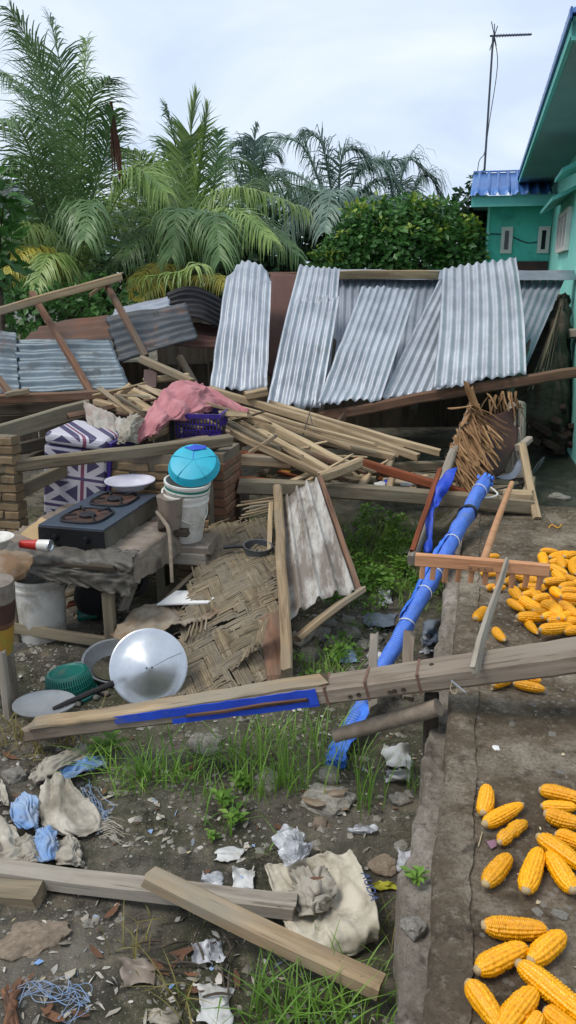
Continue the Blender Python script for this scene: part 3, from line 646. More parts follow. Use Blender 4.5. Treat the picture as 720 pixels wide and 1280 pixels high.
# dead hanging leaflets on it
vs = []; fs = []
q0 = atY(139, 128, 10.55)
for i in range(12):
    a = rnd.uniform(-.035, .035); b = len(vs); l = rnd.uniform(.6, 1.0)
    for k in range(4):
        t = k/3; p = V((a*2*t+.05*t+rnd.uniform(-.01, .01), rnd.uniform(-.04, .04), -l*t)); ww = .014*(1-.7*abs(t-.4))
        vs += [p+V((ww, 0, 0)), p-V((ww, 0, 0))]
    for k in range(3): fs.append((b+2*k, b+2*k+1, b+2*k+3, b+2*k+2))
link('dead_leaflets', mesh('dead_leaflets', vs, fs), de, [o for o in COL.objects if o.name == 'coconut_palm'][0], Matrix.Translation(q0))
Y = 13.0
palm('coconut_palm', atY(238, 400, Y)-V((0, 0, .9)), atY(238, 330, Y), [
    (fy(Y, (236, 335), (234, 250), (238, 175), (246, 120)), .62, 66, lt, dict(droop=.2, lift=.15, fwdk=.95, wid=.03)),
    (fy(Y, (234, 335), (226, 250), (220, 185), (206, 132)), .6, 56, g, dict(droop=.7, lift=.1, fwdk=.8, wid=.03)),
    (fy(Y, (238, 335), (246, 250), (254, 185), (260, 135)), .6, 56, lt, dict(droop=.3, lift=.15, fwdk=.95, wid=.03)),
    (fy(Y, (240, 335), (262, 270), (270, 215), (273, 165)), .5, 50, g, up_),
    (fy(Y, (232, 335), (200, 250, -.6), (178, 200, -1), (150, 185, -1.4)), .75, 58, lt, dict(droop=1., lift=.2)),
    (fy(Y, (232, 335), (205, 270, -1), (190, 205, -1.6), (200, 245, -2.2)), .8, 58, lt, dr_),
    (fy(Y, (238, 335), (262, 270, -1), (300, 235, -1.6), (385, 262, -2.2)), .85, 70, lt, dr_),
    (fy(Y, (240, 335), (280, 262, .5), (330, 225, .8), (395, 240, 1.)), .8, 64, g, dr_),
    (fy(Y, (236, 340), (260, 290, -1.4), (292, 262, -2.2), (340, 300, -3)), .8, 60, lt, dr_),
    (fy(Y, (232, 340), (200, 290, -1.4), (178, 292, -2), (150, 325, -2.6)), .8, 58, g, dr_),
    (fy(Y, (235, 335), (228, 280, -1.6), (222, 262, -2.4), (214, 320, -3)), .8, 54, g, dr_),
    (fy(Y, (240, 335), (252, 280, -1.5), (268, 268, -2.6), (275, 325, -3.2)), .8, 54, g, dr_),
    (fy(Y, (236, 335), (215, 270, 1), (190, 240, 1.4), (160, 250, 1.6)), .7, 54, g, dr_),
    (fy(Y, (238, 335), (250, 250, .8), (285, 200, 1.2), (330, 215, 1.6)), .8, 54, g, dr_),
    (fy(Y, (240, 335), (275, 290, -.8), (320, 275, -1.4), (372, 318, -2)), .8, 58, g, dr_),
    (fy(Y, (236, 335), (195, 275, .4), (165, 262, .5), (135, 290, .6)), .8, 56, g, dr_),
    (fy(Y, (232, 345), (210, 330, -2.), (180, 340, -3), (152, 385, -3.4)), .55, 50, ye, dr_),
    (fy(Y, (234, 350), (250, 344, -2.6), (272, 346, -3.4), (292, 362, -3.8)), .4, 26, ye, dr_),
    (fy(Y, (232, 352), (205, 350, -2.6), (185, 362, -3.2), (160, 388, -3.6)), .4, 26, ye, dr_),
    (fy(Y, (232, 350), (250, 330, -3.2), (225, 340, -3.8), (165, 348, -4.)), .4, 28, lt, dr_),
], 'coconut palm with a broad upright new leaf left of centre')
Y = 16.0
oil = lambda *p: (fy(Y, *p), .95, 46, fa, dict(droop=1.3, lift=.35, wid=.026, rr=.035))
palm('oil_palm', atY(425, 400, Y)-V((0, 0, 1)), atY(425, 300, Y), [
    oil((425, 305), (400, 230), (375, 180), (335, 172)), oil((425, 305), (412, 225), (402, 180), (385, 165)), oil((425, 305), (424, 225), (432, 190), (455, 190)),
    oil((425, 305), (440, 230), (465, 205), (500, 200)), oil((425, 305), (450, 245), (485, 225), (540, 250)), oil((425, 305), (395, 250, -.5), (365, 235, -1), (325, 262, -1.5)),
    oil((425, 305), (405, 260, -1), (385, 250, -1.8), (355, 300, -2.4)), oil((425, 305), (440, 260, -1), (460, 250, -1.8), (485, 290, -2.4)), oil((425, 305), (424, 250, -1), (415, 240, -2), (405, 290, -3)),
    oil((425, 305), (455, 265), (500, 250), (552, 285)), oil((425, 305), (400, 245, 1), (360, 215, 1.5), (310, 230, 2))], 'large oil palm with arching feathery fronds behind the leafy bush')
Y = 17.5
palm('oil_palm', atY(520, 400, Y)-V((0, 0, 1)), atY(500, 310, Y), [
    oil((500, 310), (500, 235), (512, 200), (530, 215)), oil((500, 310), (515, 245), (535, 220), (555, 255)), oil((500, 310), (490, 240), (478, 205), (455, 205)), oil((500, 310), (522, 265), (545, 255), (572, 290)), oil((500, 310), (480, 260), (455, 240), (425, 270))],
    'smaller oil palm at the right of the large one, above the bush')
Y = 21
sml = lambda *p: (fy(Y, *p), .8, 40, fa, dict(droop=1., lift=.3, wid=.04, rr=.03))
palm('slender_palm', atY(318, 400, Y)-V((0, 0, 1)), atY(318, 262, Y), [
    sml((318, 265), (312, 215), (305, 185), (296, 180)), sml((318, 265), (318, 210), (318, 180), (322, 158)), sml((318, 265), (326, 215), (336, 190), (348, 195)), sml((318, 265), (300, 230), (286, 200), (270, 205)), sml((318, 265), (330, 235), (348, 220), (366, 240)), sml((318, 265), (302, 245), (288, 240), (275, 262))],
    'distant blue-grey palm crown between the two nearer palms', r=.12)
def leaves(name, blobs, n, size, mat, parent, seed=1, upb=.3, shell=.55, long=1.8):
    rn = random.Random(seed); vs = []; fs = []; o0 = blobs[0][0]; wt = [r*r for c, r in blobs]
    for _ in range(n):
        c, r = rn.choices(blobs, wt)[0]; d = V((rn.gauss(0, 1), rn.gauss(0, 1), rn.gauss(0, 1))).normalized(); rr = r*(shell+(1.08-shell)*rn.random()**.6)
        p = c+V((d.x, d.y, d.z*.85))*rr-o0
        if NZ.noise((p+o0)*1.6/max(.25, r)+V((seed, 0, 0))) < -.22: continue
        a = (d*.6+V((rn.gauss(0, .6), rn.gauss(0, .6), rn.gauss(0, .4)-.1))).normalized(); nn = (d+V((rn.gauss(0, .5), rn.gauss(0, .5), rn.gauss(0, .5)+upb))).normalized(); s_ = a.cross(nn)
        if s_.length < .1: continue
        s_.normalize(); nn = s_.cross(a); L = size*rn.uniform(.7, 1.3); wd = L/long/2; b = len(vs)
        vs += [p, p+a*L*.45+s_*wd+nn*L*.05, p+a*L, p+a*L*.45-s_*wd+nn*L*.05]; fs += [(b, b+1, b+2), (b, b+2, b+3)]
    return link(name, mesh(name, vs, fs), mat, parent, Matrix.Translation(o0))
def tree(name, label, base, blobs, n, size, mat, tips=None, r=.1, cat='tree', group=None, seed=1, limbs=5):
    root = empty(name, base, label, cat, group); c0 = blobs[0][0]
    tube('trunk', [base, base.lerp(c0, .5)+V((.05, 0, 0)), c0], [r, r*.8, r*.4], 'wood_dark', parent=root, seg=8, n=8, jit=.05)
    for i, (c, rr) in enumerate(blobs[1:limbs+1]): tube('limb', [base.lerp(c0, .55), base.lerp(c0, .75).lerp(c, .5), c], [r*.45, r*.3, r*.12], 'wood_dark', parent=root, seg=6, n=6)
    leaves('crown', blobs, n, size, mat, root, seed)
    if tips:
        bl = []; rn = random.Random(seed+5)
        for _ in range(tips[1]):
            c, rr = rn.choice(blobs); d = V((rn.gauss(0, 1), rn.gauss(-.5, 1), abs(rn.gauss(.6, .7)))).normalized(); bl.append((c+d*rr*1.0, .10))
        leaves('young_leaves', bl, tips[1]*14, size*.9, tips[0], root, seed+9, shell=.1)
    return root
Y = 12.0
B = lambda px, py, r, dy=0: (atY(px, py, Y+dy), r)
tree('leafy_bush', 'dense green bush with yellow-green young leaves above the ridge', atY(495, 400, Y)-V((0, 0, .6)),
     [B(495, 310, .62), B(440, 315, .42), B(465, 285, .42), B(500, 275, .4), B(535, 285, .42), B(565, 305, .42), B(425, 335, .35), B(520, 325, .5), B(575, 330, .35), B(550, 268, .25), B(470, 335, .45), B(410, 322, .2), B(452, 272, .18), B(520, 262, .16), B(585, 300, .18), B(588, 326, .2)], 8500, .105, 'leaf_bush', ('leaf_bright', 46), seed=3, cat='bush')
Y = 13.5
tree('slim_tree', 'slim open-crowned tree beside the blue roofed porch', atY(592, 400, Y)-V((0, 0, .6)),
     [B(590, 290, .35), B(586, 250, .22), B(597, 228, .16), B(580, 262, .2), B(598, 265, .22), B(585, 310, .35), B(602, 320, .35)], 1300, .13, 'leaf_dark', seed=5, r=.05)
# dense growth behind the fallen roofs
Y = 15.0
for i, (lab, bl, m, sz) in enumerate([
    ('dark shrub behind the large palm at far left', [B(40, 330, .9), B(0, 345, .8), B(75, 350, .8), B(20, 300, .7)], 'leaf_dark', .2),
    ('dark shrub filling the gap between the two coconut palms', [B(140, 330, .95), B(175, 345, .8), B(120, 355, .8), B(165, 300, .7)], 'leaf_dark', .2),
    ('dark shrub behind the broad-leaved coconut palm', [B(225, 325, .9), B(270, 335, .9), B(250, 360, .8), B(215, 300, .7), B(290, 300, .6)], 'leaf_dark', .2),
    ('dark shrub below the distant palm crown', [B(335, 320, .9), B(370, 325, .9), B(345, 290, .75), B(310, 340, .8), B(385, 295, .6)], 'leaf_dark', .2),
    ('dark shrub behind the young-leaved bush', [B(450, 300, .9, 1.5), B(520, 305, .9, 1.5), B(560, 320, .8, 1.5), B(410, 320, .8, 1.)], 'leaf_dark', .2)]):
    tree('background_shrub', lab, V((bl[0][0].x, bl[0][0].y, -.1)), bl, 2600, sz, m, seed=20+i, cat='shrub', group='shrubs behind the fallen roofs', limbs=2)
Y = 7.6
tree('garden_shrub', 'bright-leaved shrub at the left picture edge below the palm', atY(-6, 420, Y)-V((0, 0, .5)), [B(-8, 300, .18), B(0, 335, .14), B(-4, 260, .12), B(6, 245, .10), B(-12, 225, .14)], 260, .17, 'leaf_bush', seed=31, cat='shrub', limbs=4, r=.03)
Y = 9.0
tree('undergrowth_shrub', 'low green undergrowth just behind the rusty left roof', atY(60, 420, Y)-V((0, 0, .4)), [B(50, 395, .35), B(15, 390, .35), B(95, 385, .3), B(130, 375, .3)], 1500, .10, 'leaf_bush', seed=37, cat='shrub', limbs=3, r=.03)
# ================================================================== COLLAPSED ROOFS
GS = 'loose galvanised roof sheets'
def C4(bl, br, tr, tl): return (W(*bl), W(*br), W(*tr), W(*tl))
# back roof with ridge
sheet('roof_sheet', C4((415, 500, 7.0), (655, 466, 6.75), (706, 349, 7.9), (418, 347, 8.1)), 30, .010, 'zinc_grey', 'long dull grey corrugated roof slope behind the loose sheets', crump=.008, seed=1)
sheet('ridge_sheet', C4((418, 349, 7.96), (722, 350, 7.7), (722, 338, 7.95), (418, 337, 8.2)), 2, .004, 'zinc_grey', 'long ridge strip along the top of the fallen roof, brown and grey', 'roof sheet', crump=.01, seed=2)
plank('ridge_board', W(424, 343.5, 7.93), W(548, 343.5, 7.82), .02, .085, 'wood_tan', 'tan wooden board lying along the roof ridge', roll=20)
sheet('roof_sheet', C4((330, 470, 6.95), (392, 470, 6.95), (384, 343, 7.9), (338, 342, 7.9)), 1, .002, 'rust_panel', 'flat rust-brown metal panel between two upright bright sheets', crump=.01, seed=3)
plank('ridge_board', W(336, 342, 7.95), W(376, 342, 7.92), .03, .03, 'wood_brown', 'short thin brown board on top of the rust panel')
# loose bright sheets
bulge = lambda k: (lambda u, v: V((0, -1, .4))*k*math.sin(math.pi*v))
def tip(k): return lambda u, v: V((0, .6, -1))*k*(abs(u-.5)*2)**3*max(0, (v-.85)/.15)
sheet('roof_sheet', C4((262, 490, 6.55), (334, 486, 6.45), (340, 330, 7.25), (286, 324, 7.3)), 7, .013, 'zinc_bright', 'bright narrow corrugated sheet standing upright, leftmost of the loose sheets', group=GS,
      bend=lambda u, v: tip(.18)(u, v)+V((0, -1, .2))*.05*math.sin(math.pi*v), crump=lambda u, v: .014+.08*max(0, .4-v), rag=.02, seed=4)
sheet('roof_sheet', C4((340, 470, 6.75), (412, 470, 6.7), (425, 336, 7.35), (374, 331, 7.4)), 7, .013, 'zinc_bright', 'bright tilted sheet second from left, leaning to the right', group=GS, bend=bulge(.04), crump=.012, rag=.015, seed=5)
sheet('roof_sheet', C4((333, 506, 6.2), (400, 514, 6.2), (424, 372, 6.78), (362, 378, 6.78)), 7, .015, 'zinc_bright', 'crumpled lower sheet below the second tilted one', group=GS, bend=bulge(.06), crump=lambda u, v: .018+.12*max(0, .40-v)+.07*max(0, v-.85), rag=.06, cfr=6, seed=6)
sheet('roof_sheet', C4((396, 508, 6.15), (476, 500, 6.15), (521, 362, 7.0), (452, 358, 7.05)), 8, .013, 'zinc_bright', 'wide tilted sheet with dented lower left corner, middle of the row', group=GS, bend=bulge(.05), crump=lambda u, v: .016+.16*max(0, .4-v)*(1-u)+.08*max(0, .15-v), rag=.03, seed=7)
sheet('roof_sheet', C4((474, 499, 6.22), (560, 488, 6.22), (604, 350, 7.15), (548, 352, 7.2)), 7, .013, 'zinc_bright', 'steeply tilted sheet half covered by the rightmost bright sheet', group=GS, bend=bulge(.03), crump=lambda u, v: .01+.04*max(0, .15-v), rag=.02, seed=8)
sheet('roof_sheet', C4((541, 486, 6.02), (658, 467, 5.95), (645, 322, 6.95), (553, 336, 7.0)), 9, .015, 'zinc_bright', 'widest bright corrugated sheet, rightmost of the row, standing above the ridge', group=GS, bend=bulge(.06), crump=lambda u, v: .012+.05*max(0, .15-v), rag=.02, seed=9)
EB = plank('eave_beam', W(380, 526, 6.25), W(735, 463, 5.95), .07, .08, 'wood_brown', 'long brown eave beam under the loose roof sheets', 'beam', jit=.006)
# roof timbers under the slope and dark back of the shed
for i, (a, b, m) in enumerate([((400, 520, 6.5), (430, 350, 8.0), 'wood_dark'), ((520, 500, 6.4), (548, 352, 7.95), 'wood_dark'), ((640, 480, 6.2), (690, 352, 7.85), 'wood_dark')]):
    plank('rafter', W(*a)+V((0, .1, -.12)), W(*b)+V((0, .1, -.16)), .05, .07, m, ['dark rafter under the left end of the roof slope', 'dark rafter under the middle of the roof slope', 'dark rafter under the right end of the roof slope'][i], 'rafter')
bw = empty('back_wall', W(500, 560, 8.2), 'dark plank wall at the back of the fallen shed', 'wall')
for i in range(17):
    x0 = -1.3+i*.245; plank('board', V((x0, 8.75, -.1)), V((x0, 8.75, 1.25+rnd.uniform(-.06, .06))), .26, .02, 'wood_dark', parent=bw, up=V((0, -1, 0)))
# shady debris at the right end, by the house wall: leaning thatch pile
th = empty('thatch_pile', W(680, 540, 7.3), 'dark weathered thatch bundle leaning between shed roof and house', 'thatch')
loft('bundle', [[W(640, 470, 7.5), W(668, 420, 7.6), W(700, 372, 7.8), W(708, 374, 8.0)], [W(640, 510, 7.2), W(672, 460, 7.2), W(702, 410, 7.4), W(710, 400, 7.8)], [W(640, 545, 7.2), W(680, 515, 7.1), W(704, 470, 7.3), W(712, 450, 7.7)], [W(640, 570, 7.3), W(680, 560, 7.2), W(706, 540, 7.3), W(714, 530, 7.6)]], 30, 40, 'wood_dark', .03, 6, .03, 9, .02, parent=th, wr=.05)
for i in range(60):
    t = rnd.random(); a = W(650+30*t+rnd.uniform(-6, 6), 520-60*t+rnd.uniform(-10, 40), 7.12); b = W(672+30*t, 470-80*t+rnd.uniform(-20, 20), 7.25); plank('straw', a, b, .02, .006, 'wood_dark' if i % 3 else 'wood_olive', parent=th, seg=3, roll=rnd.uniform(-90, 90), taper=.3)
rp = empty('rubble_pile', W(700, 540, 7.2), 'pile of broken bricks by the house, coloured dark to paint in the shade', 'rubble')
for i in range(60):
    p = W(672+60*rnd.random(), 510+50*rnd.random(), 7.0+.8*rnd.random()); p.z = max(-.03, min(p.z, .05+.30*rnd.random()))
    plank('brick', p, p+V((rnd.uniform(-1, 1), rnd.uniform(-1, 1), rnd.uniform(-.3, .3))).normalized()*.2, .1, .055, 'brick_shaded', parent=rp, roll=rnd.uniform(-40, 40), seg=2)
# ------------------------------------------------------------------ left fallen roof
GL = 'old corrugated sheets of the left roof'
sheet('roof_sheet', C4((-12, 496, 6.3), (24, 492, 6.3), (20, 416, 6.75), (-30, 408, 6.75)), 6, .017, 'zinc_blue', 'bluish corrugated sheet cut by the left picture edge', group=GL, along='h', crump=.006, seed=11, rag=.01)
sheet('roof_sheet', C4((18, 492, 6.32), (163, 486, 6.2), (138, 424, 6.7), (18, 424, 6.75)), 6, .017, 'zinc_blue', 'blue-grey corrugated sheet with level ribs, lower left roof', group=GL, along='h', crump=.012, seed=12, rag=.02)
sheet('roof_sheet', C4((20, 428, 6.76), (142, 426, 6.72), (136, 394, 7.05), (60, 404, 7.05)), 3, .012, 'zinc_rust', 'rust-brown sheet strip above the blue-grey sheet', group=GL, along='h', crump=.006, seed=13, rag=.02)
sheet('roof_sheet', C4((148, 452, 6.5), (248, 424, 6.6), (232, 378, 7.0), (132, 396, 6.95)), 6, .017, 'zinc_dark', 'dark grey corrugated sheet right of the rusty strip', group=GL, along='h', crump=.012, seed=14, rag=.02)
sheet('roof_sheet', C4((134, 398, 6.97), (214, 386, 7.0), (210, 370, 7.15), (150, 384, 7.1)), 2, .012, 'zinc_grey', 'light grey bent sheet end above the dark sheet', group=GL, along='h', crump=.015, seed=15, rag=.02)
sheet('roof_sheet', C4((212, 400, 7.1), (284, 418, 7.15), (276, 372, 7.5), (208, 366, 7.3)), 6, .014, 'iron_black', 'black curved sheet rising at the right of the left roof', group=GL, along='h', crump=.012, bend=lambda u, v: V((0, -.5, 1))*.08*math.sin(math.pi*u), seed=16, rag=.02)
sheet('roof_sheet', C4((205, 432, 7.0), (290, 436, 7.05), (290, 408, 7.3), (240, 404, 7.3)), 5, .010, 'rust_panel', 'rusty sheet in the shade beside the leftmost bright sheet', group=GL, along='h', crump=.02, seed=17)
# rafters and beams of the left roof
plank('long_plank', W(-20, 394, 6.3), W(153, 346, 6.6), .05, .065, 'wood_tan', 'long pale plank sticking out level above the left roof')
plank('broken_plank', W(114, 368, 6.64), W(154, 341, 6.68), .05, .03, 'wood_tan', 'broken splintered plank end crossing the long pale plank', taper=.4, rag=.03)
plank('rafter', W(40, 366, 6.72), W(116, 494, 6.12), .05, .05, 'wood_brown', 'brown slanting rafter lying over the blue-grey sheet', 'rafter')
plank('rafter', W(132, 354, 6.72), W(182, 446, 6.35), .05, .05, 'wood_brown', 'brown slanting rafter lying over the dark sheet', 'rafter')
plank('rafter', W(-12, 462, 6.25), W(18, 496, 6.1), .05, .05, 'wood_brown', 'short brown rafter at the left picture edge', 'rafter')
plank('cross_beam', W(-20, 500, 6.0), W(176, 490, 6.05), .06, .075, 'wood_brown', 'long brown beam below the left roof sheets', 'beam')
plank('short_plank', W(8, 494, 5.9), W(36, 488, 5.92), .08, .04, 'wood_tan', 'short tan plank end on the long brown beam')
plank('wide_plank', W(-20, 548, 5.35), W(112, 510, 5.75), .05, .12, 'wood_olive', 'wide olive-grey plank rising behind the left brick pillar')
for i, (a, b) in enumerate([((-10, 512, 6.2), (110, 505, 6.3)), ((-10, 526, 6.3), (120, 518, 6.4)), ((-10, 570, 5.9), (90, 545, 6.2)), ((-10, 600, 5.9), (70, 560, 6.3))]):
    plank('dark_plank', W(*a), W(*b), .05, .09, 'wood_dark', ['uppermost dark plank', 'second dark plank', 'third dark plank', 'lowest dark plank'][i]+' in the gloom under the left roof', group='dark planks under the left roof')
plank('long_beam', W(-30, 588, 4.75), W(290, 550, 5.05), .07, .075, 'wood_olive', 'long weathered beam spanning between the two brick walls', 'beam')
plank('slanting_plank', W(24, 614, 4.95), W(112, 573, 5.15), .045, .085, 'wood_olive', 'slanting plank with a bright split end below the long beam')
# dark back under the left roof
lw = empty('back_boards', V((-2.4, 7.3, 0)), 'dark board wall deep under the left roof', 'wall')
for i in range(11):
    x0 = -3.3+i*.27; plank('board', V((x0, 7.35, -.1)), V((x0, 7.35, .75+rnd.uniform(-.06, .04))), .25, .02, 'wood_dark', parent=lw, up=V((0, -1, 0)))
# ------------------------------------------------------------------ pile of sawn timber
GP = 'planks of the timber pile'
def tp(a, b, w, h, m, lab, **k): return plank('sawn_plank', W(*a), W(*b), w, h, m, lab, 'plank', GP, **k)
tp((336, 504, 6.05), (549, 566, 5.75), .05, .055, 'wood_fresh', 'topmost long sawn plank of the pile, reaching farthest right')
tp((262, 487, 6.1), (522, 572, 5.68), .05, .06, 'wood_fresh', 'second long sawn plank under the topmost one')
tp((305, 516, 5.95), (500, 568, 5.72), .05, .05, 'wood_fresh', 'third long sawn plank in the middle of the bundle')
tp((330, 533, 5.9), (492, 572, 5.66), .05, .055, 'wood_tan', 'lowest plank of the long bundle, facing front')
tp((258, 494, 5.85), (436, 584, 5.35), .06, .07, 'wood_fresh', 'thick plank slanting down from pink cloth to the floor frame')
tp((318, 536, 5.6), (412, 590, 5.25), .05, .06, 'wood_fresh', 'shorter plank parallel below the thick slanting one')
tp((280, 536, 5.5), (410, 598, 5.2), .035, .05, 'wood_tan', 'thin plank slanting under the shorter parallel one')
tp((400, 597, 5.12), (452, 578, 5.2), .06, .065, 'wood_fresh', 'short pale block laid across the ends of slanting planks')
tp((444, 576, 5.45), (606, 624, 5.2), .05, .06, 'wood_red', 'reddish plank lying down towards the blue wrapped pole')
tp((290, 574, 5.35), (362, 579, 5.4), .05, .075, 'wood_tan', 'tan board on edge beside the brick wall end')
tp((286, 567, 5.4), (340, 570, 5.45), .06, .04, 'wood_red', 'reddish strip on top of the tan board by bricks')
tp((306, 495, 5.98), (334, 489, 6.0), .09, .06, 'wood_tan', 'short square block at the foot of the upright bright sheet')
tp((372, 552, 6.0), (455, 558, 5.95), .05, .06, 'wood_olive', 'dim olive plank behind the bundle near the dark opening')
tp((420, 535, 6.2), (432, 515, 6.2), .06, .06, 'wood_brown', 'stubby brown post end under the eave beam')
tp((455, 585, 5.7), (600, 582, 5.9), .05, .07, 'wood_olive', 'rear cross beam of the floor frame behind reddish plank')
tp((510, 553, 6.7), (600, 552, 6.7), .06, .09, 'wood_dark', 'dark level beam deep inside the fallen shed')
tp((176, 449, 6.2), (240, 478, 6.0), .05, .06, 'wood_tan', 'plank pointing up left above the pink cloth')
tp((180, 476, 6.15), (236, 470, 6.2), .05, .05, 'wood_fresh', 'pale plank under the one pointing up left')
tp((137, 504, 5.75), (164, 482, 5.8), .05, .045, 'wood_tan', 'small plank leaning left of the pile beside grey cloth')
tp((120, 502, 5.72), (214, 530, 5.5), .06, .05, 'wood_tan', 'plank running down behind the grey cloth')
tp((152, 492, 5.85), (190, 514, 5.7), .07, .035, 'wood_fresh', 'broad short plank left of the pink cloth')
tp((162, 487, 5.95), (196, 502, 5.85), .06, .04, 'wood_fresh', 'pale stub of plank just left of pink cloth top')
tp((178, 486, 6.0), (210, 494, 5.95), .06, .04, 'wood_tan', 'small plank stub behind the pink cloth')
tp((224, 446, 6.4), (243, 478, 6.3), .05, .05, 'wood_dark', 'dark stick standing behind the pink cloth')
tp((186, 546, 5.3), (222, 530, 5.4), .05, .06, 'wood_tan', 'plank stub left of the purple crate')
tp((196, 560, 5.25), (262, 548, 5.35), .06, .05, 'wood_tan', 'plank lying below the purple crate')
tp((100, 516, 5.9), (170, 500, 5.9), .05, .05, 'wood_olive', 'olive plank at the left foot of the pile')
tp((205, 505, 5.8), (300, 540, 5.6), .06, .05, 'wood_tan', 'plank running under the pink cloth and crate')
tp((240, 540, 5.6), (300, 560, 5.5), .05, .06, 'wood_olive', 'olive plank end right of the purple crate')
tp((215, 515, 5.85), (285, 503, 5.95), .06, .05, 'wood_fresh', 'pale plank across the pile beneath the pink cloth')
poly('red_board', [W(180, 462, 6.15), W(196, 463, 6.15), W(195, 484, 6.05), W(179, 484, 6.05)], V((0, .03, 0)), 'door_brown', None, 'small red-brown board standing behind the timber pile', 'board')
tp((330, 560, 5.75), (420, 545, 5.9), .05, .05, 'wood_olive', 'plank hidden in shade between the two plank bundles')
tp((285, 555, 5.7), (330, 548, 5.75), .05, .06, 'wood_tan', 'stub of plank poking out above the brick wall')
rs = random.Random(11)
for i, (x0, y0, x1, y1, d0, d1) in enumerate([(270, 500, 470, 556, 5.9, 5.6), (290, 508, 440, 560, 5.85, 5.5), (300, 528, 470, 566, 5.8, 5.6), (262, 505, 380, 570, 5.75, 5.35), (300, 540, 420, 575, 5.6, 5.4), (330, 520, 505, 560, 5.98, 5.8), (250, 512, 350, 560, 5.6, 5.4), (350, 548, 470, 590, 5.6, 5.4), (276, 520, 400, 584, 5.65, 5.3), (230, 500, 330, 528, 5.8, 5.7)]):
    plank('thin_plank', W(x0, y0, d0), W(x1, y1, d1), rs.uniform(.025, .04), rs.uniform(.018, .03), rs.choice(['wood_tan', 'wood_fresh', 'wood_olive']), 'long thin strip of sawn wood among the slanting planks', 'wood strip', 'long thin strips in the timber pile', rag=.02)
for i in range(46):      # jumble of thin broken slats through the pile
    t = rs.random(); px = 130+190*t+rs.uniform(-20, 20) if i < 26 else rs.uniform(290, 470); py = (492+36*t+rs.uniform(-8, 26)) if i < 26 else 545+(px-290)*.22+rs.uniform(-6, 22)
    d_ = 5.35+.45*rs.random(); g_ = rs.choice((.35, .45, -.5, .15, -.2, .6))+rs.uniform(-.15, .15); hl = rs.uniform(14, 42); a = W(px-hl*math.cos(g_), py-hl*math.sin(g_), d_+rs.uniform(-.15, .2)); b = W(px+hl*math.cos(g_), py+hl*math.sin(g_), d_+rs.uniform(-.2, .15))
    plank('thin_plank', a, b, rs.uniform(.02, .05), rs.uniform(.01, .03), rs.choice(['wood_tan', 'wood_fresh', 'wood_fresh', 'wood_brown', 'wood_olive']), 'thin broken strip of wood in the jumble of the timber pile', 'wood strip', 'broken wood strips in the timber pile', roll=rs.uniform(-50, 50), rag=.025, taper=rs.uniform(.5, 1))
for i in range(16):      # odds and ends inside the floor frame
    px = rs.uniform(350, 640); py = 600+(px-350)*.05+rs.uniform(-12, 8); d_ = 5.3+.4*rs.random(); hl = rs.uniform(8, 26); g_ = rs.uniform(-.5, .5)
    plank('wood_offcut', W(px-hl*math.cos(g_), py-hl*math.sin(g_), d_), W(px+hl*math.cos(g_), py+hl*math.sin(g_), d_+.05), rs.uniform(.03, .06), rs.uniform(.012, .035), rs.choice(['wood_tan', 'wood_fresh', 'wood_olive', 'wood_red']), 'small wood offcut lying in the floor frame', 'offcut', 'offcuts in the floor frame', roll=rs.uniform(-40, 40), rag=.02)
for i, (a, b, c) in enumerate([((372, 552, 5.55), (378, 545, 5.6), (392, 500, 5.9)), ((407, 547, 5.75), (398, 560, 5.62), (388, 520, 5.8))]):
    tube('wire_tie', [W(*a), W(*b), W(*c)], .004, 'wire', ['loose wire around the plank bundle', 'second loose wire hanging on the plank bundle'][i], 'wire', seg=5, n=10)
# ------------------------------------------------------------------ floor frame of the shed
ff = empty('floor_frame', W(480, 640, 5.3), 'low timber floor frame of the collapsed shed', 'floor frame')
A_, B_ = W(298, 607, 5.25), W(664, 632, 5.20)
plank('front_beam', A_, B_, .08, .10, 'wood_olive', parent=ff, jit=.005)
plank('rear_beam', W(430, 588, 6.0), W(668, 603, 5.9), .07, .09, 'wood_olive', parent=ff)
plank('edge_board', W(282, 599, 5.3), W(346, 604, 5.28), .05, .055, 'wood_red', parent=ff)
for t, m in ((.02, 'wood_olive'), (.33, 'wood_tan'), (.60, 'wood_tan'), (.90, 'wood_olive'), (.985, 'wood_tan')):
    a = A_.lerp(B_, t); b = W(430, 588, 6.0).lerp(W(668, 603, 5.9), max(-.35, (t-.36)/.64)); plank('joist', a+V((0, .04, .0)), b, .06, .08, m, parent=ff)
plank('board', W(345, 596, 5.5), W(470, 600, 5.5), .12, .02, 'wood_tan', parent=ff)
plank('board', W(480, 602, 5.5), W(640, 612, 5.45), .14, .02, 'wood_tan', parent=ff)
plank('board', W(520, 594, 5.7), W(650, 606, 5.65), .12, .02, 'wood_olive', parent=ff)
for (a, b) in (((449, 612, 5.3), (462, 590, 5.45)), ((484, 588, 5.6), (492, 566, 5.75)), ((486, 612, 5.3), (490, 596, 5.4)), ((330, 590, 5.4), (345, 575, 5.5))):
    plank('stub', W(*a), W(*b), .045, .04, 'wood_tan', parent=ff)
plank('end_block', W(630, 620, 5.25), W(664, 622, 5.2), .09, .09, 'wood_fresh', parent=ff)
for (px, py) in ((305, 640),):
    p = W(px, 622, 5.25); plank('prop', V((p.x, p.y, gz(p.x, p.y)-.02)), V((p.x, p.y, A_.lerp(B_, (px-298)/366).z-.045)), .07, .06, 'wood_dark', parent=ff)
plank('upright_stick', W(653, 556, 5.45), W(671, 648, 5.12), .05, .045, 'wood_fresh', 'pale stick standing against the right end of the floor frame', 'stick')
plank('short_stick', W(646, 560, 5.5), W(662, 549, 5.55), .05, .04, 'wood_grey', 'short grey stick on top of the pale upright one', 'stick')
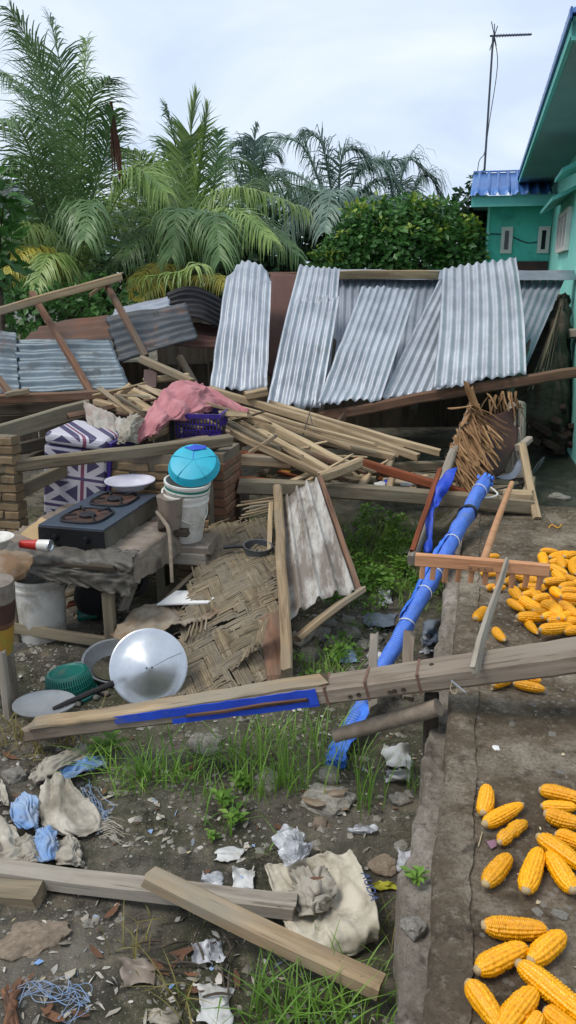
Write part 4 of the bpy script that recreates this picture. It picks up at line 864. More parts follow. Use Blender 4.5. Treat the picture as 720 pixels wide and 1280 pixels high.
loft('tarp_scrap', [[W(620, 596, 5.55), W(640, 588, 5.55), W(652, 570, 5.6)], [W(630, 600, 5.5), W(646, 594, 5.5), W(656, 572, 5.55)]], 10, 10, 'tarp_grey', .02, 8, label='grey-blue tarp scrap at the right end of floor frame', cat='tarp')
# amber bottle, papers on the frame
for i, (px, py, m, s_) in enumerate([(356, 590, 'orange_yellow', .05), (475, 606, 'paper_white', .05), (485, 602, 'plastic_blue', .035), (508, 606, 'paper_white', .05), (520, 603, 'paper_white', .04)]):
    me = rock_mesh('scrap', 40+i, 2, .5, .4); o = link('litter_scrap', me, m, None, Matrix.Translation(W(px, py, 5.42)) @ Matrix.Scale(s_, 4))
    tag(o, ['amber plastic scrap inside the floor frame', 'white paper scrap left of a blue one on the floor frame', 'small blue plastic scrap on the floor frame', 'white paper scrap right of the blue one on floor frame', 'crumpled white scrap near the pale joist'][i], 'litter')
tube('cable_loop', [W(600, 600, 5.4), W(592, 612, 5.3), W(605, 625, 5.25), W(640, 612, 5.3), W(668, 590, 5.4), W(680, 572, 5.5), W(672, 580, 5.45), W(655, 602, 5.3), W(620, 612, 5.3)], .006, 'black_rubber', 'thin black cable looped over the floor frame end', 'cable', seg=6, n=50)
tube('rope_loop', [W(596, 612, 5.15), W(606, 622, 5.12), W(622, 618, 5.15), W(612, 608, 5.2)], .006, 'rope_white', 'white cord loop beside the blue wrapped pole top', 'rope', seg=6, n=20)
# ------------------------------------------------------------------ leaning post with thatch panel
plank('leaning_post', W(515, 700, 4.6), W(592, 505, 5.9), .055, .06, 'wood_grey', 'grey leaning post carrying the hanging thatch', 'post')
tp2 = empty('hanging_thatch', W(590, 590, 5.4), 'torn brown palm thatch hanging from the leaning post', 'thatch')
for i in range(125):
    t = rnd.random(); top = W(592-32*t+rnd.uniform(-4, 6), 500+78*t+rnd.uniform(-6, 6), 5.65-.3*t)
    ln = rnd.uniform(35, 75)*(1-.25*t); q = W(592-32*t+rnd.uniform(12, 44), 500+78*t+ln, 5.5-.3*t+rnd.uniform(-.08, .08))
    plank('dry_leaf', top, q, .016, .003, 'thatch', parent=tp2, seg=4, jit=.008, taper=.5, roll=rnd.uniform(-60, 60), rag=.02)
for i in range(18):
    top = W(608+rnd.uniform(0, 40), 496+rnd.uniform(-6, 6), 5.8); q = top+V((rnd.uniform(-.05, .1), rnd.uniform(-.1, .05), -rnd.uniform(.08, .2)))
    plank('dry_leaf', top, q, .018, .004, 'thatch', parent=tp2, seg=3, taper=.5, roll=rnd.uniform(-60, 60), rag=.02)
for a, b in (((582, 478), (592, 512)), ((562, 512), (598, 507)), ((592, 512), (640, 540)), ((590, 505), (636, 530)), ((576, 532), (590, 510)), ((588, 484), (598, 520)), ((596, 520), (634, 545))):
    plank('dry_leaf', W(*a, 5.5), W(*b, 5.55), .035, .006, 'thatch', parent=tp2, seg=4, jit=.006, taper=.7, rag=.02)
loft('bent_board', [[W(596, 520, 5.75), W(625, 516, 5.8), W(650, 505, 5.9)], [W(594, 570, 5.65), W(620, 560, 5.7), W(645, 550, 5.8)], [W(584, 606, 5.55), W(605, 604, 5.6), W(630, 590, 5.7)]], 12, 12, 'door_brown', .03, 5, thick=.01, label='dark brown bent panel behind the hanging thatch', cat='board')
pt = empty('palm_stump', W(645, 600, 5.9), 'grey frayed trunk standing behind the thatch panel', 'trunk')
tube('trunk', [W(648, 600, 5.9), W(644, 560, 5.95), W(646, 505, 6.05)], [.09, .075, .07], 'wood_grey', parent=pt, seg=12, n=10, jit=.12)
for i in range(20):
    a = W(640+rnd.uniform(0, 14), 510+rnd.uniform(0, 60), 5.82); plank('fibre', a, a+V((rnd.uniform(-.02, .03), -.02, -rnd.uniform(.1, .25))), .015, .006, 'wood_grey', parent=pt, seg=3, taper=.3)
# ================================================================== BRICK WALLS, KITCHEN THINGS
def brick_variants(n=4):
    out = []
    for k in range(n):
        me = beam_mesh('brick', .20, .10, .05, seg=4, jit=.003, rag=.006, ch=.14, rn=random.Random(k)); out.append(me)
    return out
BV = brick_variants()
def brickwall(root, p0, d, n, courses, z0, mat, dz=.058, L=.2, th=.1, skip=0., core=True):
    d = d.normalized(); nrm = V((-d.y, d.x, 0))
    for c in range(courses):
        off = (.5 if c % 2 else 0.)
        for i in range(n+(1 if off else 0)):
            s0 = (i-off)*(L+.01); s1 = s0+L; s0c = max(0, s0); s1c = min(n*(L+.01)-.01, s1)
            if s1c-s0c < .03 or (c == courses-1 and rnd.random() < skip): continue
            a = p0+d*s0c+V((0, 0, z0+c*dz+rnd.uniform(-.002, .002)))+nrm*rnd.uniform(-.006, .006)
            M = frame(a, a+d+V((0, 0, rnd.uniform(-.02, .02)))) @ Matrix.Diagonal((( s1c-s0c)/L, 1, 1, 1))
            me = rnd.choice(BV); o = link('brick', me, None, root, M)
            o.data = me
            if not me.materials: me.materials.append(MT[mat])
            o.material_slots[0].link = 'OBJECT'; o.material_slots[0].material = MT[mat]
    if core:
        q = p0+nrm*0.0; L_ = n*(L+.01)-.01
        poly('mortar_core', [q+nrm*.038+d*.01+V((0, 0, z0)), q-nrm*.038+d*.01+V((0, 0, z0)), q-nrm*.038+d*(L_-.01)+V((0, 0, z0)), q+nrm*.038+d*(L_-.01)+V((0, 0, z0))], V((0, 0, courses*dz-.03)), 'mortar', root)
lp = W(26, 600, 4.8)
pil = empty('brick_pillar', V((lp.x-.1, lp.y, -.4)), 'tan brick pillar cut by the left picture edge', 'brick pillar')
brickwall(pil, V((lp.x, lp.y, 0))-SR*.42, SR, 2, 18, -.42, 'brick_tan')
e1 = W(268, 600, 4.95); e1.z = 0
bwl = empty('brick_wall', V((e1.x, e1.y, -.4)), 'low tan brick wall with broken end behind the stove', 'brick wall')
brickwall(bwl, e1-SR*.75, SR, 3, 15, -.40, 'brick_tan', L=.24, skip=.3)
brickwall(bwl, e1+SR*.0-SD*-.06, SD, 2, 15, -.40, 'brick_red', L=.18, skip=.3)
# ---- table
TA = G(50, 682, .13); TM = Matrix.Translation(TA) @ Matrix.Rotation(-YAW, 4, 'Z')
def T(x, y, z=0.): return TM @ V((x, y, z))
tab = empty('wooden_table', T(.05, .3, -.53), 'low rough wooden table covered with dirty plastic, under the stove', 'table')
for i in range(5): plank('top_board', T(-.22, -.08+i*.19, -.035), T(.50, -.08+i*.19, -.035), .17, .025, 'wood_dark', parent=tab)
for x, y in ((-.14, -.10), (.44, -.12), (.44, .72), (-.14, .72)):
    a = T(x, y, -.05); plank('leg', V((a.x, a.y, gz(a.x, a.y)-.02)), a, .06, .055, 'wood_olive', parent=tab)
plank('stretcher', T(-.16, -.12, -.44), T(.46, -.13, -.46), .03, .06, 'wood_olive', parent=tab); plank('apron', T(-.2, -.10, -.08), T(.5, -.10, -.08), .02, .06, 'wood_dark', parent=tab)
plank('brace', T(.43, .05, -.36), T(.40, .55, -.06), .05, .04, 'wood_grey', parent=tab)
loft('tarp', [[T(-.26, .0, -.005), T(-.27, .3, -.008), T(-.26, .8, -.005)], [T(.1, .0, -.008), T(.1, .3, -.008), T(.1, .8, -.01)], [T(.50, -.0, -.006), T(.51, .4, -.006), T(.52, .82, -.004)], [T(.55, -.05, -.05), T(.57, .4, -.05), T(.57, .83, -.04)], [T(.55, -.08, -.15), T(.60, .4, -.16), T(.58, .83, -.13)]], 40, 40, 'tarp_dirty', .006, 12, .012, 14, .003, parent=tab, seed=2, edge=.02, wr=.018)
loft('tarp', [[T(-.26, -.0, .004), T(.1, -.0, .004), T(.55, .04, .004)], [T(-.27, -.14, -.005), T(.1, -.15, -.005), T(.585, -.10, -.01)], [T(-.28, -.16, -.04), T(.1, -.17, -.05), T(.60, -.13, -.08)], [T(-.26, -.16, -.07), T(.16, -.17, -.12), T(.58, -.15, -.18)]], 50, 70, 'tarp_black', .012, 12, .01, 14, .003, parent=tab, seed=5, edge=.03, wr=.02)
# ---- gas stove
st = empty('gas_stove', T(.19, .35, 0), 'black two-burner gas stove on the plastic covered table', 'gas stove')
def tbox(name, x0, x1, y0, y1, z0, z1, mat, par, taper=0.):
    vs = [(x0-taper, y0-taper, z0), (x1+taper, y0-taper, z0), (x1+taper, y1, z0), (x0-taper, y1, z0), (x0, y0, z1), (x1, y0, z1), (x1, y1, z1), (x0, y1, z1)]
    fs = [(3, 2, 1, 0), (4, 5, 6, 7), (0, 1, 5, 4), (1, 2, 6, 5), (2, 3, 7, 6), (3, 0, 4, 7)]
    o = link(name, mesh(name, vs, fs), mat, par, TM.copy()); bv = o.modifiers.new('bevel', 'BEVEL'); bv.width = .004; bv.segments = 2; return o
tbox('body', .006, .374, .006, .70, .0, .105, 'stove_side', st, .004)
tbox('front_panel', 0, .38, -.006, .004, .004, .11, 'stove_front', st, .003)
tbox('top_plate', 0, .38, 0, .71, .1055, .12, 'stove_top', st)
for yc in (.19, .53):
    def BR(x, y, z=0.): return T(.19+x, yc+y, .12+z)
    ring = [BR(.12*math.copysign(abs(math.cos(g))**.55, math.cos(g)), .135*math.copysign(abs(math.sin(g))**.55, math.sin(g)), .008) for g in [2*math.pi*i/28 for i in range(29)]]
    tube('grate_ring', ring, .006, 'iron_black', parent=st, seg=6)
    link('drip_tray', lathe_mesh('drip_tray', [(.125, .006), (.11, .003), (.07, .001), (.0, .001)], 28), 'burner_rust', st, TM @ Matrix.Translation((.19, yc, .12)))
    link('burner', lathe_mesh('burner', [(.045, 0), (.045, .014), (.036, .02), (.015, .018), (.0, .012)], 20), 'iron_black', st, TM @ Matrix.Translation((.19, yc, .121)))
    for k in range(4):
        g = math.pi/4+k*math.pi/2; c, s_ = math.cos(g), math.sin(g); tube('prong', [BR(.13*c, .14*s_, .006), BR(.12*c, .13*s_, .03), BR(.06*c, .06*s_, .022)], .006, 'iron_black', parent=st, seg=6)
for x in (.10, .28): link('knob', lathe_mesh('knob', [(.0, .03), (.016, .03), (.02, .0)], 16), 'stove_front', st, TM @ Matrix.Translation((x, -.006, .055)) @ Matrix.Rotation(R(90), 4, 'X'))
plank('cardboard_piece', W(36, 671, 4.25), W(62, 652, 4.4), .10, .004, 'cardboard_light', 'tan cardboard piece wedged left of the stove', 'cardboard', roll=20)
# ---- tubes, bowls
tb = W(26, 680, 4.02); tb2 = W(62, 682, 3.98)
tt = empty('red_tube', tb, 'red and white tube lying in front of the stove', 'tube')
tube('wrapper', [tb, tb.lerp(tb2, .35), tb.lerp(tb2, .62)], [.02, .025, .028], 'red_plastic', parent=tt, seg=16); tube('band', [tb.lerp(tb2, .625), tb2], [.0285, .030], 'plastic_white', parent=tt, seg=16)
link('cap', lathe_mesh('cap', [(.03, 0), (.03, .008), (.024, .008), (.02, .002), (0, .002)], 18), 'aluminium', tt, axisM(tb2, tb2-tb))
def bowl(name, loc, r, h, mat, label, cat, axis=(0, 0, 1), lip=.012, base=.6, wob=0., th=.003, parent=None):
    prof = [(0, 0), (r*base, .0), (r*base+.004, .004), (r*(base+.5*(1-base)), h*.45), (r*.96, h*.93), (r, h), (r+lip, h+.002), (r+lip, h-.004), (r+.003, h-.006)]
    inner = [(r*.955, h*.9), (r*(base+.5*(1-base))-.004, h*.45), (r*base-.003, .006), (0, .006)]
    o = link(name, lathe_mesh(name, prof+[(r-.002, h-.004)]+inner, 48, wob=wob), mat, parent, axisM(loc, axis))
    if not parent: tag(o, label, cat)
    return o
bowl('white_basin', W(163, 611, 4.85), .142, .055, 'plastic_basin', 'white plastic basin on the far end of the stove', 'basin')
bowl('enamel_bowl', W(-6, 686, 3.95), .085, .06, 'plastic_white', 'white bowl at the left picture edge beside the red tube', 'bowl')
# ---- bucket bench and buckets
bb = W(236, 672, 4.72)
bench = empty('small_bench', V((bb.x, bb.y, -.4)), 'small plastered bench carrying the white buckets', 'bench')
plank('seat', bb+V((-.22, .02, -.03)), bb+V((.16, -.04, -.03)), .26, .05, 'tarp_dirty', parent=bench, jit=.008)
for x, y in ((-.17, -.06), (.10, -.10), (-.15, .12), (.12, .08)): plank('leg', V((bb.x+x, bb.y+y, gz(bb.x, bb.y)-.02)), V((bb.x+x, bb.y+y, bb.z-.055)), .05, .05, 'wood_olive', parent=bench)
plank('apron', bb+V((-.20, -.12, -.08)), bb+V((.12, -.17, -.08)), .03, .07, 'wood_grey', parent=bench)
def bucket(name, loc, axis, r0, r1, h, mat, label, handle=True, gr=None, hdir=None):
    M = axisM(loc, axis); root = empty(name, loc, label, 'bucket', gr, M=M)
    prof = [(0, 0), (r0, 0), (r0+.002, .004), (r1*.985, h*.82), (r1+.006, h*.825), (r1+.006, h*.86), (r1, h*.865), (r1+.002, h*.95), (r1+.009, h*.955), (r1+.009, h), (r1-.002, h), (r1-.005, h*.9), (r0-.004, .01), (0, .008)]
    link('pail', lathe_mesh('pail', prof, 48), mat, root, M)
    if handle:
        g0 = 0 if hdir is None else hdir; pts = []
        for i in range(13):
            g = math.pi*i/12; pts.append(M @ Matrix.Rotation(R(g0), 4, 'Z') @ V((math.cos(g)*(r1+.012), -math.sin(g)*(r1*.85)*1., h*.84-math.sin(g)*h*.42)))
        tube('handle', pts, .004, 'wire' if name != 'white_bucket' else 'plastic_white', parent=root, seg=6, n=30)
    return root, M
ax = W(247, 600, 4.6)-bb; ax = V((.05, -.10, 1))
bk, BM = bucket('white_bucket', bb+V((-.02, 0, 0)), ax, .10, .132, .30, 'plastic_white', 'lower white paint bucket standing on the bench, tilted right', hdir=25)
bk2, BM2 = bucket('nested_bucket', (BM @ V((0, 0, .075))), ax+V((.04, 0, 0)), .098, .128, .29, 'plastic_white', 'white bucket nested inside the lower paint bucket, under cyan lid', handle=False)
link('green_band', lathe_mesh('green_band', [(.126, .232), (.1305, .235), (.1320, .262), (.128, .265)], 40), 'plastic_green', bk2, BM2)
cl = empty('cyan_basin', BM2 @ V((0, -.02, .30)), 'bright cyan plastic basin turned over on the bucket stack', 'basin')
cM = axisM(W(242, 580, 4.58), V((-.02, -.62, .8)))
link('dome', lathe_mesh('dome', [(.148, -.028), (.152, -.024), (.147, -.016), (.143, .0), (.132, .022), (.09, .034), (.04, .038), (0, .039)], 48), 'plastic_cyan', cl, cM)
for k in range(5):
    g = R(90+72*k); tube('rib', [cM @ V((0, 0, .039)), cM @ V((math.cos(g)*.09, math.sin(g)*.09, .035)), cM @ V((math.cos(g)*.135, math.sin(g)*.135, .021)), cM @ V((math.cos(g)*.145, math.sin(g)*.145, -.03))], .0022, 'plastic_blue' if k == 0 else 'plastic_cyan', parent=cl, seg=5, n=10)
loft('scrap_cover', [[cM @ V((-.06, .10, .032)), cM @ V((-.03, .14, -.0)), cM @ V((-.05, .15, -.03))], [cM @ V((0, .07, .042)), cM @ V((.0, .12, .032)), cM @ V((0, .15, -.01))], [cM @ V((.07, .09, .034)), cM @ V((.06, .13, .012)), cM @ V((.07, .14, -.03))]], 10, 10, 'plastic_blue', .003, 20, thick=.002, parent=cl)
# crumpled beige bag
bg = W(214, 655, 4.55)
cb_ = link('crumpled_bag', lathe_mesh('crumpled_bag', [(0, 0), (.055, 0), (.065, .06), (.07, .14), (.078, .19), (.068, .185), (.05, .175), (0, .17)], 26, wob=.14), 'tarp_dirty', None, axisM(bg+V((0, 0, -.02)), (.03, -.05, 1))); tag(cb_, 'crumpled beige plastic bag between stove and buckets', 'bag')
plank('bag_shelf', bg+V((-.14, .06, -.05)), bg+V((.10, .04, -.05)), .16, .04, 'wood_dark', 'dark board under the crumpled beige bag', up=None)
tube('bent_stick', [W(196, 640, 4.5), W(205, 652, 4.42), W(212, 668, 4.38), W(215, 728, 4.3)], [.010, .012, .012, .010], 'stick_bark', 'bent grey stick propped against the table side', 'stick', seg=10, n=16, jit=.08)
plank('support_post', onG(208, 742, -.02), W(203, 655, 4.45), .05, .05, 'wood_dark', 'dark post behind the bent stick', 'post')
# ---- under the table
ub = W(55, 795, 4.36); ub.z = gz(ub.x, ub.y)+.0
wb, UM = bucket('paint_bucket', ub, (0, 0, 1), .122, .136, .36, 'plastic_white', 'white paint bucket with red mark under the table', hdir=20)
text('number_mark', '9', .05, 'red_plastic', UM @ Matrix.Translation((.09, -.1005, .25)) @ Matrix.Rotation(R(42), 4, 'Z') @ Matrix.Rotation(R(90), 4, 'X'), wb)
dm = []
for k, (x, z, s_) in enumerate(((.045, .13, .022),)):
    M = UM @ Matrix.Rotation(R(22), 4, 'Z') @ Matrix.Translation((0, -.1345, z)); vs = [(-s_, 0, 0), (0, 0, -s_), (s_, 0, 0), (0, 0, s_)]; o = link('diamond_mark', mesh('diamond_mark', vs, [(0, 1, 2, 3)]), 'orange_yellow', wb, M); solid(o, .001)
for k in range(5):
    M = UM @ Matrix.Rotation(R(2+7*k), 4, 'Z') @ Matrix.Translation((0, -.1335, .085)); o = link('print_mark', mesh('print_mark', [(-.006, 0, -.004), (.005, 0, -.004), (.005, 0, .004), (-.006, 0, .004)], [(0, 1, 2, 3)]), 'painted_black', wb, M); solid(o, .001)
def pot(name, p, r, mat, label, cat, fl=.8, axis=(0, 0, 1)):
    prof = [(0, -r*fl), (r*.5, -r*fl*.92), (r*.85, -r*fl*.5), (r, 0), (r*.9, r*fl*.45), (r*.72, r*fl*.66), (r*.78, r*fl*.75), (r*.70, r*fl*.75), (r*.66, r*fl*.6), (r*.4, r*fl*.2), (0, 0)]
    o = link(name, lathe_mesh(name, prof, 36), mat, None, axisM(p, axis)); return tag(o, label, cat)
p = W(162, 725, 4.45); pot('blackened_pot', V((p.x, p.y, p.z)), .105, 'charcoal', 'soot-black round pot hanging behind the table leg', 'pot', axis=(.2, -.9, .3))
p = W(176, 700, 4.6); bowl('teal_bowl', p, .07, .05, 'plastic_green', 'small teal plastic bowl behind the black pot', 'bowl', axis=(.4, -.8, .3))
p = W(117, 752, 4.55); pot('dark_pot', V((p.x, p.y, gz(p.x, p.y)+.14)), .11, 'charcoal', 'dark pot standing in the shade under the table', 'pot', fl=1.2)
p = W(97, 768, 4.5); bo = link('green_bottle', lathe_mesh('green_bottle', [(0, 0), (.03, 0), (.032, .1), (.012, .14), (.012, .17), (0, .17)], 18), 'plastic_green', None, axisM(V((p.x, p.y, gz(p.x, p.y)+.035)), (.9, .2, .15))); tag(bo, 'small green bottle lying beside the paint bucket', 'bottle')
for i, (px, py) in enumerate(((88, 742), (96, 752), (106, 765))):
    q = W(px, py, 4.62); plank('scrap_board', q+V((-.05, 0, -.02)), q+V((.09, .02, .02)), .07, .012, ['cardboard', 'wood_red', 'cardboard_light'][i], ['tan card scrap behind the paint bucket', 'reddish board scrap behind the paint bucket', 'pale card scrap near the green bottle'][i], 'scrap')
plain('packet_yellow', '#8a7a2a', '#a8742c', sc=14, rough=.4)
# ---- stand with packet at left edge
sp = onG(2, 905)
stand = empty('left_stand', sp, 'rough wooden stand at the left picture edge', 'stand')
for px, d_ in ((1, 3.42), (11, 3.62), (-16, 3.5), (-30, 3.7)):
    a = W(px, 815, d_); plank('leg', V((a.x, a.y, gz(a.x, a.y)-.02)), a, .035, .035, 'wood_grey', parent=stand)
plank('shelf', W(-34, 816, 3.6), W(14, 816, 3.5), .2, .02, 'wood_grey', parent=stand)
pk = W(-2, 814, 3.5)
pack = empty('snack_packet', pk, 'brown and yellow plastic packet standing on the left stand', 'packet')
PM = axisM(pk, (0.03, 0, 1))
for nm, z0, z1, r0, r1, m in (('lower_panel', 0, .13, .062, .075, 'packet_yellow'), ('orange_band', .1305, .155, .0755, .080, 'leaf_dry'), ('brown_panel', .1555, .25, .0805, .088, 'door_brown'), ('pale_top', .2505, .335, .0885, .086, 'tarp_dirty')):
    link(nm, lathe_mesh(nm, [(r0, z0), ((r0+r1)/2+.002, (z0+z1)/2), (r1, z1), (0, z1+.004 if nm == 'pale_top' else z1)], 28, sx=1.1, wob=.05), m, pack, PM)
loft('brown_cloth', [[W(-14, 690, 3.85), W(15, 690, 3.85), W(40, 694, 3.88)], [W(-14, 706, 3.74), W(12, 704, 3.72), W(42, 702, 3.76)], [W(-14, 720, 3.70), W(12, 722, 3.68), W(38, 710, 3.72)], [W(-14, 728, 3.70), W(8, 730, 3.68), W(30, 722, 3.72)]], 20, 20, 'cardboard_wet', .02, 9, .02, 12, label='brown stained cloth over the corner of the left table', cat='cloth', seed=8, edge=.01)
# ---- wok, lid, basket, dish
wk = W(146, 826, 3.95); wax = V((.12, -.22, 1)).normalized(); wM = axisM(wk, wax)
wok = empty('aluminium_wok', wk, 'dull aluminium wok with two ear handles holding muddy water', 'wok')
r = .165; prof = [(r*math.sin(R(a))/math.sin(R(62)), -r*(math.cos(R(a))-math.cos(R(62)))/math.sin(R(62))) for a in range(0, 63, 6)]
prof = [(x, z) for x, z in prof]; prof[-1] = (r, 0); inn = [(x*.975, z+.004) for x, z in prof[::-1]]
link('pan', lathe_mesh('pan', prof+[(r+.008, .002), (r+.008, .006)]+inn, 48), 'aluminium_dull', wok, wM)
link('water', lathe_mesh('water', [(.118, -.038), (0, -.038)], 40), 'mud', wok, axisM(wM @ V((0, 0, 0)), V((.06, -.1, 1))))
for g0 in (180, 0):
    c_ = [wM @ Matrix.Rotation(R(g0), 4, 'Z') @ V(q) for q in ((r, -.04, 0), (r+.035, -.038, .012), (r+.052, 0, .02), (r+.035, .038, .012), (r, .04, 0))]; tube('handle', c_, .008, 'aluminium_dull', parent=wok, seg=8, n=18)
lc = W(186, 834, 3.62); lM = axisM(lc, V((.22, -.93, .52)))
lid = empty('wok_lid', lc, 'large shiny conical aluminium lid leaning on the wok', 'lid')
link('cone', lathe_mesh('cone', [(.172, -.002), (.176, -.006), (.178, .0), (.172, .004), (.165, .002), (.12, .018), (.06, .041), (.012, .060), (.0, .061)], 64, sharp=60), 'aluminium', lid, lM)
for s_ in (-1, 1): link('rivet', lathe_mesh('rivet', [(.006, 0), (.005, .004), (0, .005)], 10), 'steel_dark', lid, lM @ Matrix.Translation((s_*.012, -.004, .058)))
tube('scratch_wire', [lM @ V((.02, .0, .056)), lM @ V((.09, .03, .030)), lM @ V((.155, .05, .006))], .0012, 'wire', parent=lid, seg=4)
bs = W(88, 852, 3.72); bs.z = gz(bs.x, bs.y)+.005; bM = axisM(bs, V((-.12, .02, 1)))
bas = empty('green_basket', bs, 'green plastic basket turned upside down beside the wok', 'basket')
link('base', lathe_mesh('base', [(.098, .115), (.092, .125), (.08, .128), (.074, .122), (0, .12)], 40), 'plastic_green', bas, bM)
link('rim', lathe_mesh('rim', [(.115, 0), (.125, 0), (.126, .012), (.116, .016), (.114, .006)], 40), 'plastic_green', bas, bM)
vs = []; fs = []
for i in range(56):
    g = 2*math.pi*i/56; a = V((.117*math.cos(g), .117*math.sin(g), .008)); b = V((.097*math.cos(g), .097*math.sin(g), .118)); tube_vf([a, b], .0032, 5, vs, fs)
for z in (.035, .06, .088): tube_vf([V(((.1175-.178*(z-.008))*math.cos(g), (.1175-.178*(z-.008))*math.sin(g), z)) for g in [2*math.pi*i/40 for i in range(41)]], .0026, 5, vs, fs, cap=False)
link('lattice', mesh('lattice', vs, fs, smooth=True), 'plastic_green', bas, bM)
link('inner_wall', lathe_mesh('inner_wall', [(.112, .008), (.0925, .118)], 40), 'plastic_green', bas, bM)
ds = W(56, 884, 3.42); bowl('flat_pan', ds, .122, .02, 'aluminium_dull', 'shallow grey metal pan lying near the left stand', 'pan', axis=(.02, .10, 1), base=.5)
tube('charred_stick', [W(66, 886, 3.38), W(108, 868, 3.45), W(142, 854, 3.5)], [.008, .013, .014], 'charcoal', 'charred black stick lying beside the green basket', 'stick', seg=8, n=8, jit=.1)
asht = []
for i in range(9):
    q = onG(92+rnd.uniform(0, 44), 868+rnd.uniform(-6, 14), .01); o = link('ash_lump', rock_mesh('ash_lump', 60+i, 2, .5, .6), ['stone', 'charcoal', 'tarp_dirty'][i % 3], None, Matrix.Translation(q) @ Matrix.Rotation(i, 4, 'Z') @ Matrix.Scale(rnd.uniform(.014, .03), 4)); tag(o, 'small lump of ash between basket and wok lid', 'ash', 'ash lumps beside the wok lid')
# ---- patterned box, cloths, crate
pbx = W(98, 614, 5.15); pM = Matrix.Translation(V((pbx.x, pbx.y, pbx.z))) @ Matrix.Rotation(R(-9), 4, 'Z') @ Matrix.Rotation(R(6), 4, 'Y')
box = empty('patterned_box', pbx, 'white and navy flag-patterned fabric box under the beams', 'box')
def pbox(nm, x0, x1, y0, y1, z0, z1, m, bev=.02):
    vs = [(x, y, z) for z in (z0, z1) for x, y in ((x0, y0), (x1, y0), (x1, y1), (x0, y1))]; o = link(nm, mesh(nm, vs, [(3, 2, 1, 0), (4, 5, 6, 7), (0, 1, 5, 4), (1, 2, 6, 5), (2, 3, 7, 6), (3, 0, 4, 7)]), m, box, pM.copy())
    bv = o.modifiers.new('bevel', 'BEVEL'); bv.width = bev; bv.segments = 3; return o
pbox('body', -.22, .20, -.05, .45, -.20, .30, 'flag_print'); pbox('lid', -.21, .21, -.07, .40, .305, .385, 'flag_print', .03)
pbox('base_fabric', -.23, .12, -.10, .40, -.34, -.205, 'flag_print', .03); pbox('side_strip', .205, .23, -.04, .4, -.15, .36, 'plastic_purple', .004)
loft('grey_cloth', [[W(104, 502, 5.55), W(135, 516, 5.4), W(164, 528, 5.3)], [W(108, 522, 5.4), W(132, 534, 5.25), W(160, 545, 5.15)], [W(112, 536, 5.3), W(136, 548, 5.15), W(156, 556, 5.1)]], 40, 40, 'cloth_grey', .008, 7, .0, 10, .004, wr=.03, label='pale grey cloth sagging over planks beside patterned box', cat='cloth', seed=3)
loft('twisted_cloth', [[W(148, 556, 4.98), W(152, 535, 5.05), W(164, 518, 5.2)], [W(158, 550, 4.9), W(162, 534, 4.98), W(172, 520, 5.15)], [W(172, 556, 5.0), W(172, 540, 5.05), W(178, 526, 5.2)]], 36, 36, 'cloth_grime', .008, 12, .0, 14, .004, wr=.03, label='twisted dirty rag hanging between grey and pink cloths', cat='cloth', seed=4)
loft('pink_cloth', [[W(168, 548, 5.1), W(186, 516, 5.3), W(212, 484, 5.6), W(236, 478, 5.75), W(262, 486, 5.8), W(312, 512, 5.65)],
                    [W(176, 552, 5.02), W(196, 528, 5.15), W(220, 498, 5.4), W(246, 488, 5.55), W(270, 496, 5.65), W(308, 520, 5.6)],
                    [W(190, 546, 5.04), W(204, 530, 5.15), W(232, 516, 5.3), W(254, 506, 5.45), W(276, 508, 5.6), W(300, 518, 5.62)],
                    [W(196, 538, 5.12), W(212, 522, 5.25), W(236, 524, 5.35), W(258, 514, 5.5), W(280, 512, 5.65), W(298, 516, 5.66)]], 70, 120, 'cloth_pink', .012, 6, .0, 11, .004, wr=.045, wdir=(2.5, 10.), label='faded pink cloth draped over the timber pile', cat='cloth', seed=6)
ct = W(250, 542, 5.35); kM = Matrix.Translation(ct) @ Matrix.Rotation(R(-8), 4, 'Z')
crt = empty('purple_crate', ct, 'purple plastic basket with slotted sides on the timber pile', 'crate')
def kb(nm, x0, x1, y0, y1, z0, z1, m='plastic_purple'):
    vs = [(x, y, z) for z in (z0, z1) for x, y in ((x0, y0), (x1, y0), (x1, y1), (x0, y1))]; return link(nm, mesh(nm, vs, [(3, 2, 1, 0), (4, 5, 6, 7), (0, 1, 5, 4), (1, 2, 6, 5), (2, 3, 7, 6), (3, 0, 4, 7)]), m, crt, kM.copy())
kb('rim', -.17, .13, -.02, .0, .105, .135); kb('rim', -.17, -.15, .001, .26, .105, .135); kb('rim', .13, .15, -.02, .26, .105, .135); kb('rim', -.149, .129, .24, .26, .105, .135)
kb('bottom', -.16, .14, -.01, .25, -.03, -.02)
for i in range(13): kb('slat', -.165+i*.0235, -.158+i*.0235, -.015, -.005, -.0195, .1045)
for i in range(11): kb('slat', .135, .145, .005+i*.022, .012+i*.022, -.0195, .1045)
for z in (.02, .06): kb('rail', -.166, .131, -.018, -.0155, z, z+.008)
kb('leg', -.20, -.175, -.04, -.01, -.12, .13, 'iron_black'); kb('leg', .155, .175, .0, .03, -.08, .06, 'iron_black')
